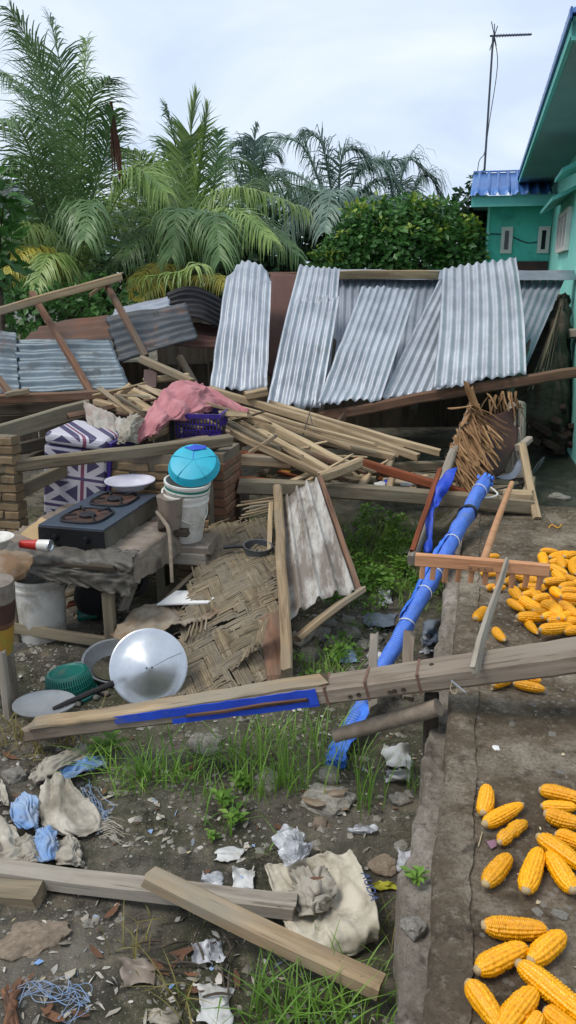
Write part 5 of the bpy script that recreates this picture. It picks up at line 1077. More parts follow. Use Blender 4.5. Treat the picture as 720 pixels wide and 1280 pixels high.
# ---- cardboard and white board
loft('wet_cardboard', [[W(140, 796, 4.0), W(175, 760, 4.25), W(210, 760, 4.3), W(245, 758, 4.3), W(284, 752, 4.28)], [W(146, 800, 3.95), W(180, 776, 4.1), W(212, 776, 4.12), W(246, 768, 4.18), W(282, 760, 4.22)], [W(170, 805, 3.85), W(190, 800, 3.88), W(214, 782, 3.98), W(244, 778, 4.05), W(262, 776, 4.1)]], 40, 60, 'cardboard_wet', .02, 7, .012, 9, .005, wr=.02, label='large wavy piece of wet brown cardboard below the stove table', cat='cardboard', seed=3, edge=.012)
poly('white_board', [W(196, 757, 4.22), W(260, 755, 4.22), W(281, 739, 4.38), W(220, 740, 4.38)], V((0, 0, .008)), 'board_white', None, 'clean white board lying on the wet cardboard', 'board')
plank('thin_strip', W(204, 752, 4.3), W(265, 695, 4.75), .03, .012, 'bamboo_old', 'thin bamboo strip leaning from cardboard to the woven mat', 'strip')
for i in range(5): plank('splinter', W(232+i*6, 800-i*3, 3.95), W(238+i*5, 780-i*2, 4.05), .010, .006, 'bamboo_old', ['first', 'second', 'third', 'fourth', 'fifth'][i]+' splinter from left, under the cardboard edge', 'splinter', 'splinters under the cardboard edge')
# ================================================================== WOVEN MAT, BEAMS, RAKE
FL, FR, NR, NL = W(262, 655, 5.0), W(342, 650, 5.0), W(352, 852, 3.65), W(196, 884, 3.55)
mat_ = empty('woven_mat', (NL+NR)/2, 'fallen woven bamboo wall panel with frayed plaited bands', 'woven panel')
LM, WMt = 1.42, .56
def mp(x, y):          # panel coordinates in metres -> place
    u, v = x/WMt, y/LM; p = NL*((1-u)*(1-v))+NR*(u*(1-v))+FR*(u*v)+FL*((1-u)*v)
    return p + V((0, 0, .02*NZ.noise(V((x*4, y*3, 7)))))
mn = (NR-NL).cross(FL-NL).normalized(); mn = mn if mn.z > 0 else -mn
ANG = R(24); BW = .082
for fam in (0, 1):
    d = V((math.cos(ANG+fam*math.pi/2), math.sin(ANG+fam*math.pi/2))); e = V((-d.y, d.x))
    for k in range(-22, 23):
        vs = []; fs = []; nsl = 7; run = {}
        for q in range(nsl):
            o_ = (k*BW+(q-(nsl-1)/2)*(BW*.94/nsl)); hw = BW*.94/nsl*.44; prev = None; lift = rnd.uniform(0, .003); frayl = rnd.uniform(-.03, .03)
            for i in range(-90, 91):
                s_ = i*.02; c = d*s_+e*o_
                cell = math.floor((s_)/BW+.5); over = ((cell+k*(1 if fam else -1)) % 4) < 2; over = over if fam == 0 else not over
                z = (.007 if over else -.002)+lift+.002*NZ.noise(V((s_*9, o_*50, fam)))
                w_ = V((c.x+WMt/2, c.y+LM/2))
                ok = -.012+frayl < w_.x < WMt+.012+frayl and -.0+frayl < w_.y < LM+frayl and (NZ.noise(V((w_.x*5, w_.y*5, fam*5+2.)))+.25*NZ.noise(V((o_*160, s_*6, 1)))) < .50
                if ok:
                    a = V((w_.x, w_.y))+e*hw; b = V((w_.x, w_.y))-e*hw; vs += [mp(a.x, a.y)+mn*z, mp(b.x, b.y)+mn*z]; n = len(vs)
                    if prev is not None: fs.append((prev, prev+1, n-1, n-2))
                    prev = n-2
                else: prev = None
        if len(fs) > 8:
            dirw = (mp(WMt/2+d.x*.1, LM/2+d.y*.1)-mp(WMt/2, LM/2)).normalized(); o0 = vs[len(vs)//2].copy()
            M = frame(o0, o0+dirw, up=mn); Mi = M.inverted(); o = link('bamboo_band', mesh('bamboo_band', [Mi @ v for v in vs], fs), 'bamboo_old', mat_, M); solid(o, .0025)
plank('rotten_board', W(326, 690, 4.72), W(346, 846, 3.66), .11, .02, 'wood_brown', 'dark rotten board lying along the right edge of woven panel', roll=6, jit=.006, rag=.02)
pst = plank('fallen_post', W(347, 610, 5.08), W(359, 842, 3.58), .055, .06, 'wood_tan', 'tan post lying between woven panel and white ribbed sheet', 'post', jit=.004)
plank('thin_lath', W(339, 628, 5.0), W(337, 700, 4.6), .03, .012, 'wood_tan', 'thin lath left of the tan fallen post', 'lath')
for i in range(6): plank('splinter', W(300+rnd.uniform(-4, 10), 628+i*4, 5.05), W(345, 622+i*3, 5.05), .016, .01, 'wood_tan', ['top', 'second', 'third', 'fourth', 'fifth', 'bottom'][i]+' splinter at the left of the fallen post top', 'splinter', 'splinters at the fallen post top')
for i in range(7): plank('splinter', W(290+i*6, 838-i*6, 3.72), W(322+i*2, 812-i*7, 3.85), .018, .006, 'bamboo_old', ['first', 'second', 'third', 'fourth', 'fifth', 'sixth', 'seventh'][i]+' curled splinter from the front, near mat and beam', 'splinter', 'curled splinters on the woven panel', bow=.02)
plank('dark_scrap', W(300, 765, 4.2), W(340, 722, 4.4), .05, .02, 'wood_dark', 'dark rotten scrap lying on the woven panel', 'scrap', taper=.3)
# saucepan
sc_ = W(322, 692, 4.68); sM = axisM(sc_, (0.05, -.1, 1)); sp_ = empty('saucepan', sc_, 'small steel saucepan with dark handle on the woven panel', 'saucepan')
link('pan', lathe_mesh('pan', [(0, 0), (.07, 0), (.078, .006), (.083, .05), (.088, .052), (.088, .055), (.080, .054), (.075, .01), (0, .006)], 40), 'steel_dark', sp_, sM)
tube('handle', [sc_+V((-.08, -.01, .045)), sc_+V((-.13, -.015, .05)), sc_+V((-.20, -.02, .045))], [.008, .011, .012], 'black_rubber', parent=sp_, seg=8, n=8)
me = rock_mesh('scrap', 91, 2, .5, .6); o = link('blue_scrap', me, 'plastic_blue', None, Matrix.Translation(W(322, 728, 4.42)) @ Matrix.Scale(.02, 4)); tag(o, 'tiny blue plastic scrap on the woven panel', 'litter')
# white ribbed sheet
sheet('ribbed_sheet', (W(360, 776, 4.02), W(448, 742, 4.18), W(399, 600, 5.02), W(350, 630, 4.98)), 4, .018, 'sheet_white', 'dirty white ribbed roofing sheet leaning against the fallen post', prof='trap', crump=.004, cfr=4, bend=lambda u, v: V((0, .0, 1))*(.05*math.sin(math.pi*u)*(1-.3*v)), rag=.008, seed=23, nv=24)
plank('sheet_batten', W(399, 596, 5.06), W(450, 742, 4.16), .03, .02, 'wood_brown', 'brown batten along the right edge of the white ribbed sheet', 'batten')
plank('short_board', W(370, 798, 3.98), W(453, 736, 4.18), .07, .03, 'wood_tan', 'short clean board lying below the white ribbed sheet', roll=-25)
# ------------------------------------------------------------------ main beam across the front
BA, BB_ = W(40, 912, 3.25), W(728, 818, 2.70)
mb = plank('long_beam', BA, BB_, .096, .060, 'wood_beam', 'heavy grey squared beam lying across the whole foreground', 'beam', jit=.0015, seg=40, roll=0, taper=1.41, rag=.035, bow=0.)
bM_ = WM[mb.name]; BL_ = (BB_-BA).length
def bk_(t): return (1+.41*t)/1.41
def bp(px_t, y, z): return bM_ @ V((px_t*BL_, y*bk_(px_t), z*bk_(px_t)))
plank('splintered_face', bp(.02, -.02, .044), bp(.58, .0, .047), .09, .014, 'wood_tan', parent=mb, jit=.004, rag=.03, seg=16)
def bstrip(t0, t1, z0, z1, y=-.0705, z2=None):
    n = 24; vs = []; fs = []
    for i in range(n+1):
        t = t0+(t1-t0)*i/n; e = .003*NZ.noise(V((t*40, 0, 0))); f_ = bk_(t); vs += [V((t*BL_, y*f_, z0*f_+e)), V((t*BL_, y*f_-.001*(i % 2), z1*f_+e*1.5))]
    for i in range(n): fs.append((2*i, 2*i+2, 2*i+3, 2*i+1))
    o = link('blue_plastic_strip', mesh('blue_plastic_strip', vs, fs), 'plastic_blue', mb, bM_.copy()); solid(o, .004, 1.)
bstrip(.19, .57, .004, .046); bstrip(.30, .57, -.034, -.008)
o = poly('blue_plastic_strip', [bp(.555, -.072, -.024), bp(.57, -.072, -.024), bp(.57, -.072, .04), bp(.555, -.072, .04)], bM_.to_3x3() @ V((0, -.004, 0)), 'plastic_blue', mb)
plank('lath', bp(.33, -.078, .004), bp(.55, -.078, .006), .012, .012, 'wood_brown', parent=mb)
for t in (.585, .655, .742):
    vs = [(t*BL_-.004, -.0688, -.041), (t*BL_+.005, -.0688, -.041), (t*BL_+.004, -.0688, .0440), (t*BL_-.006, -.0688, .0440), (t*BL_+.009, .064, .0442), (t*BL_-.001, .064, .0442)]
    vs = [(x_, y_*bk_(t)-(.0006 if y_ < 0 else 0), z_*bk_(t)+.0004) for x_, y_, z_ in vs]
    o = link('stain_band', mesh('stain_band', vs, [(0, 1, 2, 3), (3, 2, 4, 5)]), 'beam_stain', mb, bM_.copy()); solid(o, .0004, 0)
for k, (t, z) in enumerate(((.70, -.012), (.715, -.01), (.692, -.014), (.64, -.008), (.625, -.012), (.765, .046))):
    o = link('knot_hole', lathe_mesh('knot_hole', [(.009, 0), (.007, .002), (0, -.001)], 12), 'wood_dark', mb, bM_ @ Matrix.Translation((t*BL_, (-.0695 if z < .04 else .0)*bk_(t), (z if z < .04 else .045)*bk_(t))) @ Matrix.Rotation(R(90 if z < .04 else 0), 4, 'X'))
tube('nail', [bp(.795, -.06, -.0), bp(.795, -.09, .012), bp(.815, -.13, -.022)], [.003, .004, .003], 'aluminium_dull', parent=mb, seg=6)
tube('string', [bp(.795, -.075, .0), bp(.79, -.08, -.03), bp(.797, -.085, -.045), bp(.802, -.08, -.01)], .0015, 'husk', parent=mb, seg=5, n=12)
plank('leaning_strip', W(592, 840, 2.62), W(634, 700, 3.44), .045, .02, 'wood_grey', 'grey flat strip leaning from the beam onto the rake', 'strip', roll=70, taper=.6)
q_ = W(758, 850, 2.72); hb = BB_.z-.045
tbm = rock_mesh('tarp_bundle', 55, 4, .35, 1.); o = link('tarp_bundle', tbm, 'tarp_navy', None, Matrix.Translation(V((q_.x+.02, q_.y, hb/2))) @ Matrix.Diagonal((.085, .08, hb/2*1.12, 1))); tag(o, 'navy blue tarp bundle propping the right end of the heavy beam', 'tarp bundle')
tube('round_log', [W(418, 920, 2.98), W(480, 903, 2.92), W(548, 884, 2.80)], [.026, .03, .032], 'stick_bark', 'thin round log lying under the heavy grey beam', 'log', seg=14, n=12, jit=.03)
for i, (px, y0, y1, d_, m) in enumerate(((467, 794, 884, 3.12, 'wood_grey'), (511, 793, 872, 3.05, 'wood_beam'))):
    plank('nailed_batten', W(px-1, y1, d_-.02), W(px, y0, d_+.02), .045 if i else .035, .025, m, parent=mb, rag=.02)
a = W(541, 868, 2.86); plank('stake', V((a.x, a.y, gz(a.x, a.y)-.03)), a, .05, .03, 'wood_dark', 'dark stake standing under the beam at the yard edge', 'stake')
# blue wrapped pole
PA, PB = W(607, 600, 5.05), W(420, 942, 3.26)
bpole = empty('blue_wrapped_pole', PB, 'long pole wrapped in blue net sloping down from the floor frame', 'pole')
n = 60; pts = [PA.lerp(PB, i/n)+V((.006*NZ.noise(V((i*.3, 0, 0))), 0, .006*NZ.noise(V((i*.3, 5, 0))))) for i in range(n+1)]
rad = []
for i in range(n+1):
    t = i/n; rr = (.046-.014*t)*(1+.12*NZ.noise(V((i*.5, 9, 0)))) if t < .8 else .036*(1+.35*NZ.noise(V((i*.5, 9, 0)))); rad.append(rr*(.85 if t < .03 else 1))
netm('net_ring', (PB-PA).normalized(), .013, '#2056c0', '#7298dc')
nw = tube('net_wrap', pts, rad, 'net_ring', parent=bpole, seg=18)
for i_, v_ in enumerate(nw.data.vertices):
    r_, s_ = divmod(i_, 18); c_ = pts[min(r_, n)]-pts[0]; v_.co = c_+(v_.co-c_)*(1+.26*NZ.noise(V((r_*.22, s_*1.1, 3)))+.14*NZ.noise(V((r_*.9, s_*.9, 8))))
loft('loose_flap', [[PA.lerp(PB, t)+V((-.035, -.01, .03)) for t in (.28, .4, .5, .6)], [PA.lerp(PB, t)+V((-.062, -.01, .01+.02*math.sin(t*20))) for t in (.28, .4, .5, .6)], [PA.lerp(PB, t)+V((-.055, -.01, -.03)) for t in (.28, .4, .5, .6)]], 8, 30, 'net_blue', .01, 15, parent=bpole)
for t in (.06, .165, .31, .44, .52, .63):
    c = PA.lerp(PB, t); M = axisM(c, PB-PA); m = 'rope_dark' if t in (.165,) else 'rope_white'
    for q in range(2 if m == 'rope_white' else 5):
        rr = .048-.014*t+.002*q; tube('tie', [M @ V((math.cos(g)*rr, math.sin(g)*rr, .006*q+.01*math.sin(g+t*30))) for g in [2*math.pi*i/24 for i in range(25)]], .0022 if m == 'rope_white' else .005, m, parent=bpole, seg=5)
for i in range(14):
    g = rnd.uniform(0, 6.28); M = axisM(PA, PA-PB); plank('frayed_end', M @ V((.045*math.cos(g), .045*math.sin(g), -.02)), M @ V((.05*math.cos(g), .05*math.sin(g), rnd.uniform(.005, .02))), .016, .002, 'net_blue', parent=bpole, seg=2)
loft('net_tail', [[W(412, 938, 3.24), W(430, 920, 3.3), W(455, 880, 3.45)], [W(424, 948, 3.2), W(440, 930, 3.25), W(466, 884, 3.42)]], 8, 16, 'net_blue', .03, 12, .02, 16, parent=bpole)
q = onG(420, 950, .02); o = link('net_bundle', rock_mesh('net_bundle', 71, 3, .45, .7), 'net_blue', bpole, Matrix.Translation(q) @ Matrix.Scale(.05, 4))
# blue cloth on stick
plank('thin_stick', W(516, 688, 4.55), W(550, 586, 5.05), .03, .02, 'wood_red', 'thin reddish stick beside the blue cloth strip', 'stick')
loft('blue_cloth', [[W(556, 592, 5.0), W(562, 590, 5.0), W(572, 584, 5.0)], [W(544, 610, 4.95), W(553, 606, 4.93), W(564, 604, 4.95)], [W(537, 622, 4.9), W(545, 624, 4.86), W(556, 620, 4.9)], [W(533, 650, 4.8), W(537, 650, 4.78), W(543, 640, 4.8)], [W(532, 692, 4.65), W(535, 692, 4.63), W(540, 690, 4.65)]], 40, 14, 'plastic_blue', .02, 10, .02, 14, .003, label='bright blue plastic cloth strip hanging on the leaning post', cat='cloth', seed=2)
# ------------------------------------------------------------------ rake
ra, rb = W(519, 699, 3.50), W(686, 713, 3.42)
rake = empty('wooden_rake', (ra+rb)/2, 'wooden rake with a long row of teeth propped above the corn', 'rake')
plank('head', ra, rb, .03, .058, 'wood_rake', parent=rake, jit=.0005, rag=.001)
plank('patch', ra.lerp(rb, .40)+V((0, -.019, -.012)), ra.lerp(rb, .57)+V((0, -.019, -.012)), .008, .026, 'wood_rake', parent=rake, jit=.0002, rag=.001)
rM = WM[[c for c in rake.children if c.name.startswith('head')][0].name]; Lr = (rb-ra).length
for px in (147, 190, 237, 285, 335, 387, 438, 487, 540, 590):
    x = Lr*((px/3+480)-519)/167; dz = rM.to_3x3() @ V((0, 0, -1)); a = rM @ V((x, -.004, -.026)); plank('tooth', a, a+dz*rnd.uniform(.058, .068)+V((rnd.uniform(-.004, .004), .0, 0)), .024, .016, 'wood_rake', parent=rake, jit=.0004, rag=.001, up=V((0, -1, 0)), taper=.92)
tube('handle', [ra.lerp(rb, .515)+V((0, .01, .0)), W(622, 650, 4.2), W(640, 604, 4.95)], [.018, .018, .016], 'handle_wood', parent=rake, seg=12, n=8)
for t in (.42, .48, .53): link('nail_head', lathe_mesh('nail_head', [(.0035, 0), (0, .001)], 8), 'wire', rake, rM @ Matrix.Translation((Lr*t, -.0245, -.012)) @ Matrix.Rotation(R(90), 4, 'X'))
# ------------------------------------------------------------------ corn
def cob_mesh(seed, rows=14, nk=30, dmg=0.):
    rn = random.Random(seed); A, Bn = rows*5, nk*4; vs = []; fs = []; L = 1.; tw = rn.uniform(-.25, .25)
    ko = [[rn.choice((rn.uniform(-.02, .02), rn.uniform(-.02, .02), rn.uniform(-.02, .025), -.05 if rn.random() < .25 else 0)) for _ in range(nk+2)] for _ in range(rows)]; ph = [rn.random()*.9 for _ in range(rows)]
    bend = rn.uniform(-.09, .09); tp_ = rn.uniform(.12, .42); pw_ = rn.uniform(2.4, 4.2)
    def prof(t): return .5*(max(0, 1-abs(2*t-1)**pw_)**.45)*(1.06-tp_*t**1.7)
    for i in range(Bn+1):
        t = i/Bn; t_ = .012+.976*t; r0 = prof(t_)
        for j in range(A):
            g = 2*math.pi*j/A; row = j//5; fa = (j % 5)/5+.1; kx = t*nk+ph[row]; ki = int(kx); fb = kx-ki
            k = (1-abs(2*fa-1)**3)*(1-abs(2*fb-1)**2.6); r = r0*(.80+.20*k+ko[row][ki]*2) 
            if dmg and NZ.noise(V((t*4, math.cos(g)*1.2, seed))) > .35-dmg*.3 : r = r0*.80
            gg = g+tw*t; vs.append((t, r*math.cos(gg)+bend*4*t*(1-t), r*math.sin(gg)))
    for i in range(Bn):
        for j in range(A): fs.append((i*A+j, i*A+(j+1) % A, (i+1)*A+(j+1) % A, (i+1)*A+j))
    fs.append(tuple(range(A-1, -1, -1))); fs.append(tuple(Bn*A+j for j in range(A)))
    me = mesh('kernels', vs, fs, smooth=True); me.materials.append(MT['corn']); return me
CM = [cob_mesh(k, rows=[14, 16, 14, 12, 16, 14, 12, 14, 15][k], nk=[30, 34, 27, 30, 32, 36, 26, 31, 33][k]) for k in range(9)]; CD = cob_mesh(9, 14, 24, 1.)
stub_me = lathe_mesh('cob_stub', [(0, -.035), (.15, -.035), (.19, -.01), (.24, .03), (.22, .06), (0, .06)], 14, wob=.1); stub_me.materials.append(MT['cob_core'])
tip_me = lathe_mesh('cob_tip', [(0, 1.05), (.05, 1.035), (.12, .99), (.19, .955), (.16, .94), (0, .94)], 12, wob=.15); tip_me.materials.append(MT['husk'])
hv = []; hf = []
for i in range(9):
    t = i/8; wd = .34*math.sin(math.pi*(.15+.8*t)); z = -.42-.05*math.sin(t*3); hv += [(-.05+t*1.05, -wd, z+.10*t+.05), (-.05+t*1.05, 0, z-.04), (-.05+t*1.05, wd, z+.16*t+.08)]
for i in range(8):
    for k in range(2): hf.append((3*i+k, 3*i+3+k, 3*i+4+k, 3*i+1+k))
husk_me = mesh('husk_leaf', hv, hf, smooth=True); husk_me.materials.append(MT['husk'])
ncob = [0]
def cob(A, B, dia, label, group=None, me=None, husk=False, flip=None):
    i = ncob[0]; ncob[0] += 1; L = (B-A).length
    M = frame(A, B, rnd.uniform(0, 360)) @ Matrix.Diagonal((L, dia, dia, 1))
    o = link('corn_cob', me or CM[(i*4) % 9], None, None, M); tag(o, label, 'corn cob', group)
    R2 = Matrix.Rotation(R(90), 4, 'Y')
    s = link('cob_stub', stub_me, None, o, M @ R2); t_ = link('cob_tip', tip_me, None, o, M @ R2)
    if husk: link('husk_leaf', husk_me, None, o, frame(A, B, 0) @ Matrix.Diagonal((L, dia, dia, 1)))
    return o
GC = 'corn cobs drying on the near slab'
def near(x0, y0, x1, y1, wd, ox, oy, label, me=None, husk=False):
    q = lambda x, y: (ox+x/5.143, oy+y/5.143); p0 = q(x0, y0); p1 = q(x1, y1)
    d = (G(*p0, .02)-CP).length*.97; dia = min(.054, max(.034, wd/5.143*d/F*1.0)); a = G(*p0, dia*.48+.002); b = G(*p1, dia*.46+.002); return cob(a, b, dia, label, GC, me, husk)
near(125, 292, 145, 118, 105, 580, 960, 'short upright corn cob nearest the kerb, in the upper group')
near(130, 362, 378, 232, 105, 580, 960, 'corn cob lying slantwise just right of the short upright one')
near(228, 478, 398, 345, 92, 580, 960, 'damaged corn cob with missing kernels and pale stub', CD)
near(135, 750, 292, 565, 115, 580, 960, 'corn cob below the damaged one, alone near the kerb')
near(395, 790, 485, 525, 145, 580, 960, 'plump corn cob standing upright in the middle group, stub towards viewer')
near(705, 790, 540, 545, 128, 580, 960, 'corn cob slanting right beside the plump upright one')
near(480, 440, 790, 660, 140, 580, 960, 'long corn cob lying above the slanting one at picture edge')
near(590, 425, 780, 505, 95, 580, 960, 'partly hidden corn cob behind the long one at right edge')
near(490, 140, 790, 215, 95, 580, 960, 'topmost of three parallel corn cobs at right edge')
near(500, 245, 720, 250, 75, 580, 960, 'middle of three parallel corn cobs at right edge')
near(520, 290, 780, 365, 110, 580, 960, 'lowest of three parallel corn cobs at right edge')
near(125, 240, 530, 268, 155, 580, 1110, 'long corn cob lying level above the bottom group')
near(425, 475, 642, 295, 130, 580, 1110, 'shorter corn cob leaning against the end of the level one')
near(85, 530, 400, 380, 155, 580, 1110, 'fat corn cob with greyish top below the level one')
near(350, 485, 860, 900, 185, 580, 1110, 'largest corn cob, running out at the lower right corner')
near(30, 608, 250, 920, 135, 580, 1110, 'corn cob at the slab edge in the bottom row')
near(235, 920, 455, 660, 145, 580, 1110, 'smooth corn cob standing upright in the bottom row')
near(400, 960, 485, 808, 110, 580, 1110, 'small corn cob end between upright and largest cob, bottom edge')
near(520, 785, 740, 940, 115, 580, 1110, 'corn cob tucked under the largest cob at bottom edge')
HEAP = [(490,45,575,50),(550,88,675,60),(640,84,725,66),(500,66,522,135),(545,118,690,120),(550,142,665,192),(695,110,722,215),(515,245,645,235),(640,208,700,228),(615,282,725,255),(330,200,485,245),(352,272,525,290),(308,288,362,355),(372,328,500,320),(283,362,388,428),(366,350,510,435),(448,358,550,335),(506,382,628,440),(618,378,740,465),(628,335,760,345),(566,290,620,335),(620,305,735,298),(340,468,545,472),(500,470,582,455),(540,490,620,492),(490,550,695,525),(606,478,660,460),(640,500,760,482),(700,250,800,262),(700,160,790,130),(720,330,830,310),(730,420,850,430),(760,480,860,520),(640,560,760,545),(690,120,780,90),(560,420,650,480),(440,430,545,455),(600,90,640,150),(580,180,640,240),(430,300,470,350)]
for i, (x0, y0, x1, y1) in enumerate(HEAP):
    p0 = (580+x0/5.143, 680+y0/5.143); p1 = (580+x1/5.143, 680+y1/5.143); cx = (p0[0]+p1[0])/2; cy = (p0[1]+p1[1])/2
    hgt = .024+.075*math.exp(-((cx-705)/40)**2-((cy-755)/32)**2); a = G(*p0, hgt+rnd.uniform(-.006, .008)); b = G(*p1, hgt+rnd.uniform(-.006, .008)); L = (b-a).length; dia = max(.042, min(.054, L*.40))
    lab = 'yellow corn cob in the heap behind the heavy beam'
    if i == 22: lab = 'corn cob with pale dry husk at the front of the heap'
    if L > .22: b = a+(b-a)*(.22/L)
    if L < .09: b = a+(b-a)*(.10/L)
    cob(a, b, dia, lab, 'corn heap on the slab', None, i == 22)
for i in range(16):     # cobs deeper in the heap and outside the frame
    p = G(690+rnd.gauss(0, 28)+20, 755+rnd.gauss(0, 18), .02); p.z = .022; g = rnd.uniform(0, 6.28); dv = V((math.cos(g), math.sin(g), 0))*.085; cob(p-dv, p+dv, .043, 'yellow corn cob in the heap behind the heavy beam', 'corn heap on the slab')
single = [((148,82,228,78), 'corn cob just above the rake head beside the handle'), ((105,190,222,192), 'corn cob with white end behind the middle rake teeth'), ((145,285,198,268), 'small corn cob under the middle rake teeth, left of two'), ((190,292,268,275), 'small corn cob under the middle rake teeth, right of two'), ((240,178,300,188), 'corn cob just right of the leaning grey strip'), ((262,250,302,215), 'corn cob behind the strip, left of the heap'), ((72,480,138,412), 'lone small corn cob between rake and kerb'), ((195,545,262,620), 'corn cob leaning behind the beam beside the grey strip'), ((185,908,322,858), 'corn cob with pale husk below the beam, left of two'), ((322,895,520,935), 'larger corn cob below the beam, right of two'), ((365,860,495,880), 'corn cob tucked behind the larger one under the beam')]
for i, ((x0, y0, x1, y1), lab) in enumerate(single):
    a = G(580+x0/5.143, 680+y0/5.143, .024); b = G(580+x1/5.143, 680+y1/5.143, .026); L = (b-a).length
    if L > .21: b = a+(b-a)*(.21/L)
    cob(a, b, max(.036, min(.052, L*.36)), lab, 'single corn cobs around rake and beam', None, i == 8)
# ================================================================== FOREGROUND
plank('grey_plank', W(-45, 1082, 2.62), W(370, 1134, 2.40), .065, .06, 'wood_grey', 'grey weathered plank lying level at lower left')
plank('plank_block', W(-50, 1112, 2.56), W(50, 1120, 2.50), .08, .065, 'wood_olive', 'short block propping the grey plank at left edge', 'block')
plank('brown_plank', W(186, 1097, 2.40), W(476, 1236, 2.10), .062, .055, 'wood_tan', 'brown plank lying slantwise over the grey one')
# sack with lettering
def gp(px, py, h): return onG(px, py, h)
plain('sack_cream', '#b3aa97', '#c4bba8', sc=5, rough=.9, bump=.4, bsc=30, dirt='#6f6655', damt=.45, dsc=7)
sk = loft('white_sack', [[gp(331, 1082, .05), gp(360, 1078, .05), gp(400, 1068, .07), gp(438, 1060, .07)], [gp(338, 1108, .04), gp(372, 1104, .015), gp(412, 1096, .02), gp(455, 1092, .10)], [gp(350, 1140, .03), gp(385, 1142, .015), gp(425, 1130, .025), gp(472, 1132, .10)], [gp(362, 1168, .04), gp(392, 1176, .05), gp(432, 1166, .06), gp(474, 1164, .06)], [gp(366, 1184, .01), gp(400, 1192, .01), gp(436, 1190, .01), gp(468, 1176, .0)]], 56, 56, 'sack_cream', .010, 9, .0, 13, .005, wr=.018, wdir=(2., 7.), label='dirty cream sack with blue lettering lying folded open', cat='sack', seed=4, edge=.006)
a, b = gp(452, 1088, .125), gp(470, 1138, .125); x = (b-a).normalized(); nrm_ = V((.25, -.25, 1)); nrm_ = (nrm_-x*nrm_.dot(x)).normalized(); yv = nrm_.cross(x)
M = Matrix((x, yv, nrm_)).transposed().to_4x4(); M.translation = a.lerp(b, .5)+nrm_*.012; text('lettering', 'AUDA', .040, 'ink_blue', M, sk, .0006)
loft('rag', [[gp(362, 1092, .04), gp(385, 1086, .07), gp(408, 1092, .04)], [gp(366, 1115, .05), gp(392, 1112, .10), gp(418, 1112, .05)], [gp(376, 1146, .03), gp(392, 1142, .07), gp(410, 1138, .03)]], 44, 44, 'cloth_grime', .012, 14, .0, 18, wr=.03, wdir=(3., 8.), label='crumpled pinkish grey rag lying in the cream sack', cat='rag', seed=5)
loft('clear_bag', [[gp(340, 1046, .03), gp(362, 1030, .06), gp(376, 1048, .03)], [gp(348, 1062, .04), gp(366, 1058, .09), gp(384, 1062, .03)], [gp(360, 1084, .07), gp(370, 1078, .10), gp(386, 1070, .04)]], 16, 16, 'plastic_clear', .03, 18, .04, 24, .001, flat=True, label='crumpled clear plastic bag above the cream sack', cat='plastic bag', seed=6)
# heap of dirty cloth at left
GH = 'dirty cloth heap at left'
def cloth(rows, m, lab, seed, fold=.015, crease=.025, name='dirty_cloth'): return loft(name, [[gp(p[0], p[1], p[2]*.6) for p in r] for r in rows], 56, 56, m, fold*.5, 9, 0., 13, .003, wr=.020, wdir=(1.8, 5.), label=lab, cat='cloth', group=GH, seed=seed, edge=.012)
cloth([[(58, 975, .09), (75, 968, .10), (95, 985, .06)], [(48, 1000, .07), (78, 1005, .10), (110, 1002, .06)], [(50, 1026, .04), (82, 1035, .08), (128, 1022, .04)], [(70, 1040, .03), (100, 1046, .04), (134, 1036, .02)]], 'cloth_white', 'pale dirty cloth with frayed end lying over blue rags', 1)
cloth([[(14, 1004, .08), (28, 992, .09), (46, 998, .07)], [(14, 1022, .08), (32, 1014, .11), (46, 1014, .08)], [(26, 1036, .06), (38, 1036, .08), (46, 1034, .06)]], 'cloth_blue', 'light blue rag at the left of the pale cloth', 2)
cloth([[(46, 1040, .06), (58, 1036, .08), (68, 1040, .06)], [(46, 1056, .05), (58, 1052, .09), (70, 1056, .06)], [(50, 1078, .02), (60, 1078, .05), (70, 1072, .02)]], 'cloth_blue', 'blue rag hanging below the pale cloth', 3)
cloth([[(64, 975, .07), (90, 955, .06), (130, 945, .02)], [(70, 985, .08), (98, 968, .08), (134, 958, .03)]], 'cloth_blue', 'blue strip of rag above the pale cloth', 4)
cloth([[(36, 970, .06), (60, 950, .08), (100, 930, .03)], [(46, 980, .08), (72, 962, .10), (120, 938, .03)]], 'cloth_grime', 'greyish rolled cloth above the blue strip', 5)
cloth([[(-30, 1025, .06), (-5, 1020, .08), (20, 1040, .06)], [(-30, 1050, .05), (0, 1050, .08), (30, 1058, .04)], [(-30, 1076, .02), (0, 1076, .04), (36, 1078, .02)]], 'cloth_white', 'pale cloth at the left picture edge', 6)
cloth([[(70, 1050, .04), (85, 1044, .07), (98, 1052, .04)], [(70, 1066, .04), (86, 1062, .08), (102, 1070, .03)], [(72, 1082, .02), (88, 1082, .04), (106, 1084, .0)]], 'cloth_grime', 'grey crumpled cloth lowest in the heap beside plank', 7)
cloth([[(20, 1050, .05), (34, 1044, .07), (46, 1050, .05)], [(22, 1068, .03), (36, 1062, .06), (48, 1068, .03)], [(24, 1080, .01), (36, 1080, .03), (48, 1080, .01)]], 'cloth_grime', 'brownish cloth between the two blue rags', 8)
cloth([[(-20, 975, .03), (-5, 968, .05), (8, 990, .03)], [(-20, 1000, .03), (-5, 1000, .05), (10, 1010, .02)]], 'cloth_white', 'small pale cloth at left edge above the heap', 9)
fr = empty('frayed_threads', gp(128, 1035, 0), 'white frayed threads at the end of the pale cloth', 'threads')
for i in range(16):
    a = gp(122+rnd.uniform(0, 8), 1024+i*1.6, .02); tube('thread', [a, a+V((.03, .005, .005)), a+V((.06+rnd.uniform(0, .03), rnd.uniform(-.03, .03), -.015))], .0014, 'cloth_white', parent=fr, seg=4, n=5)
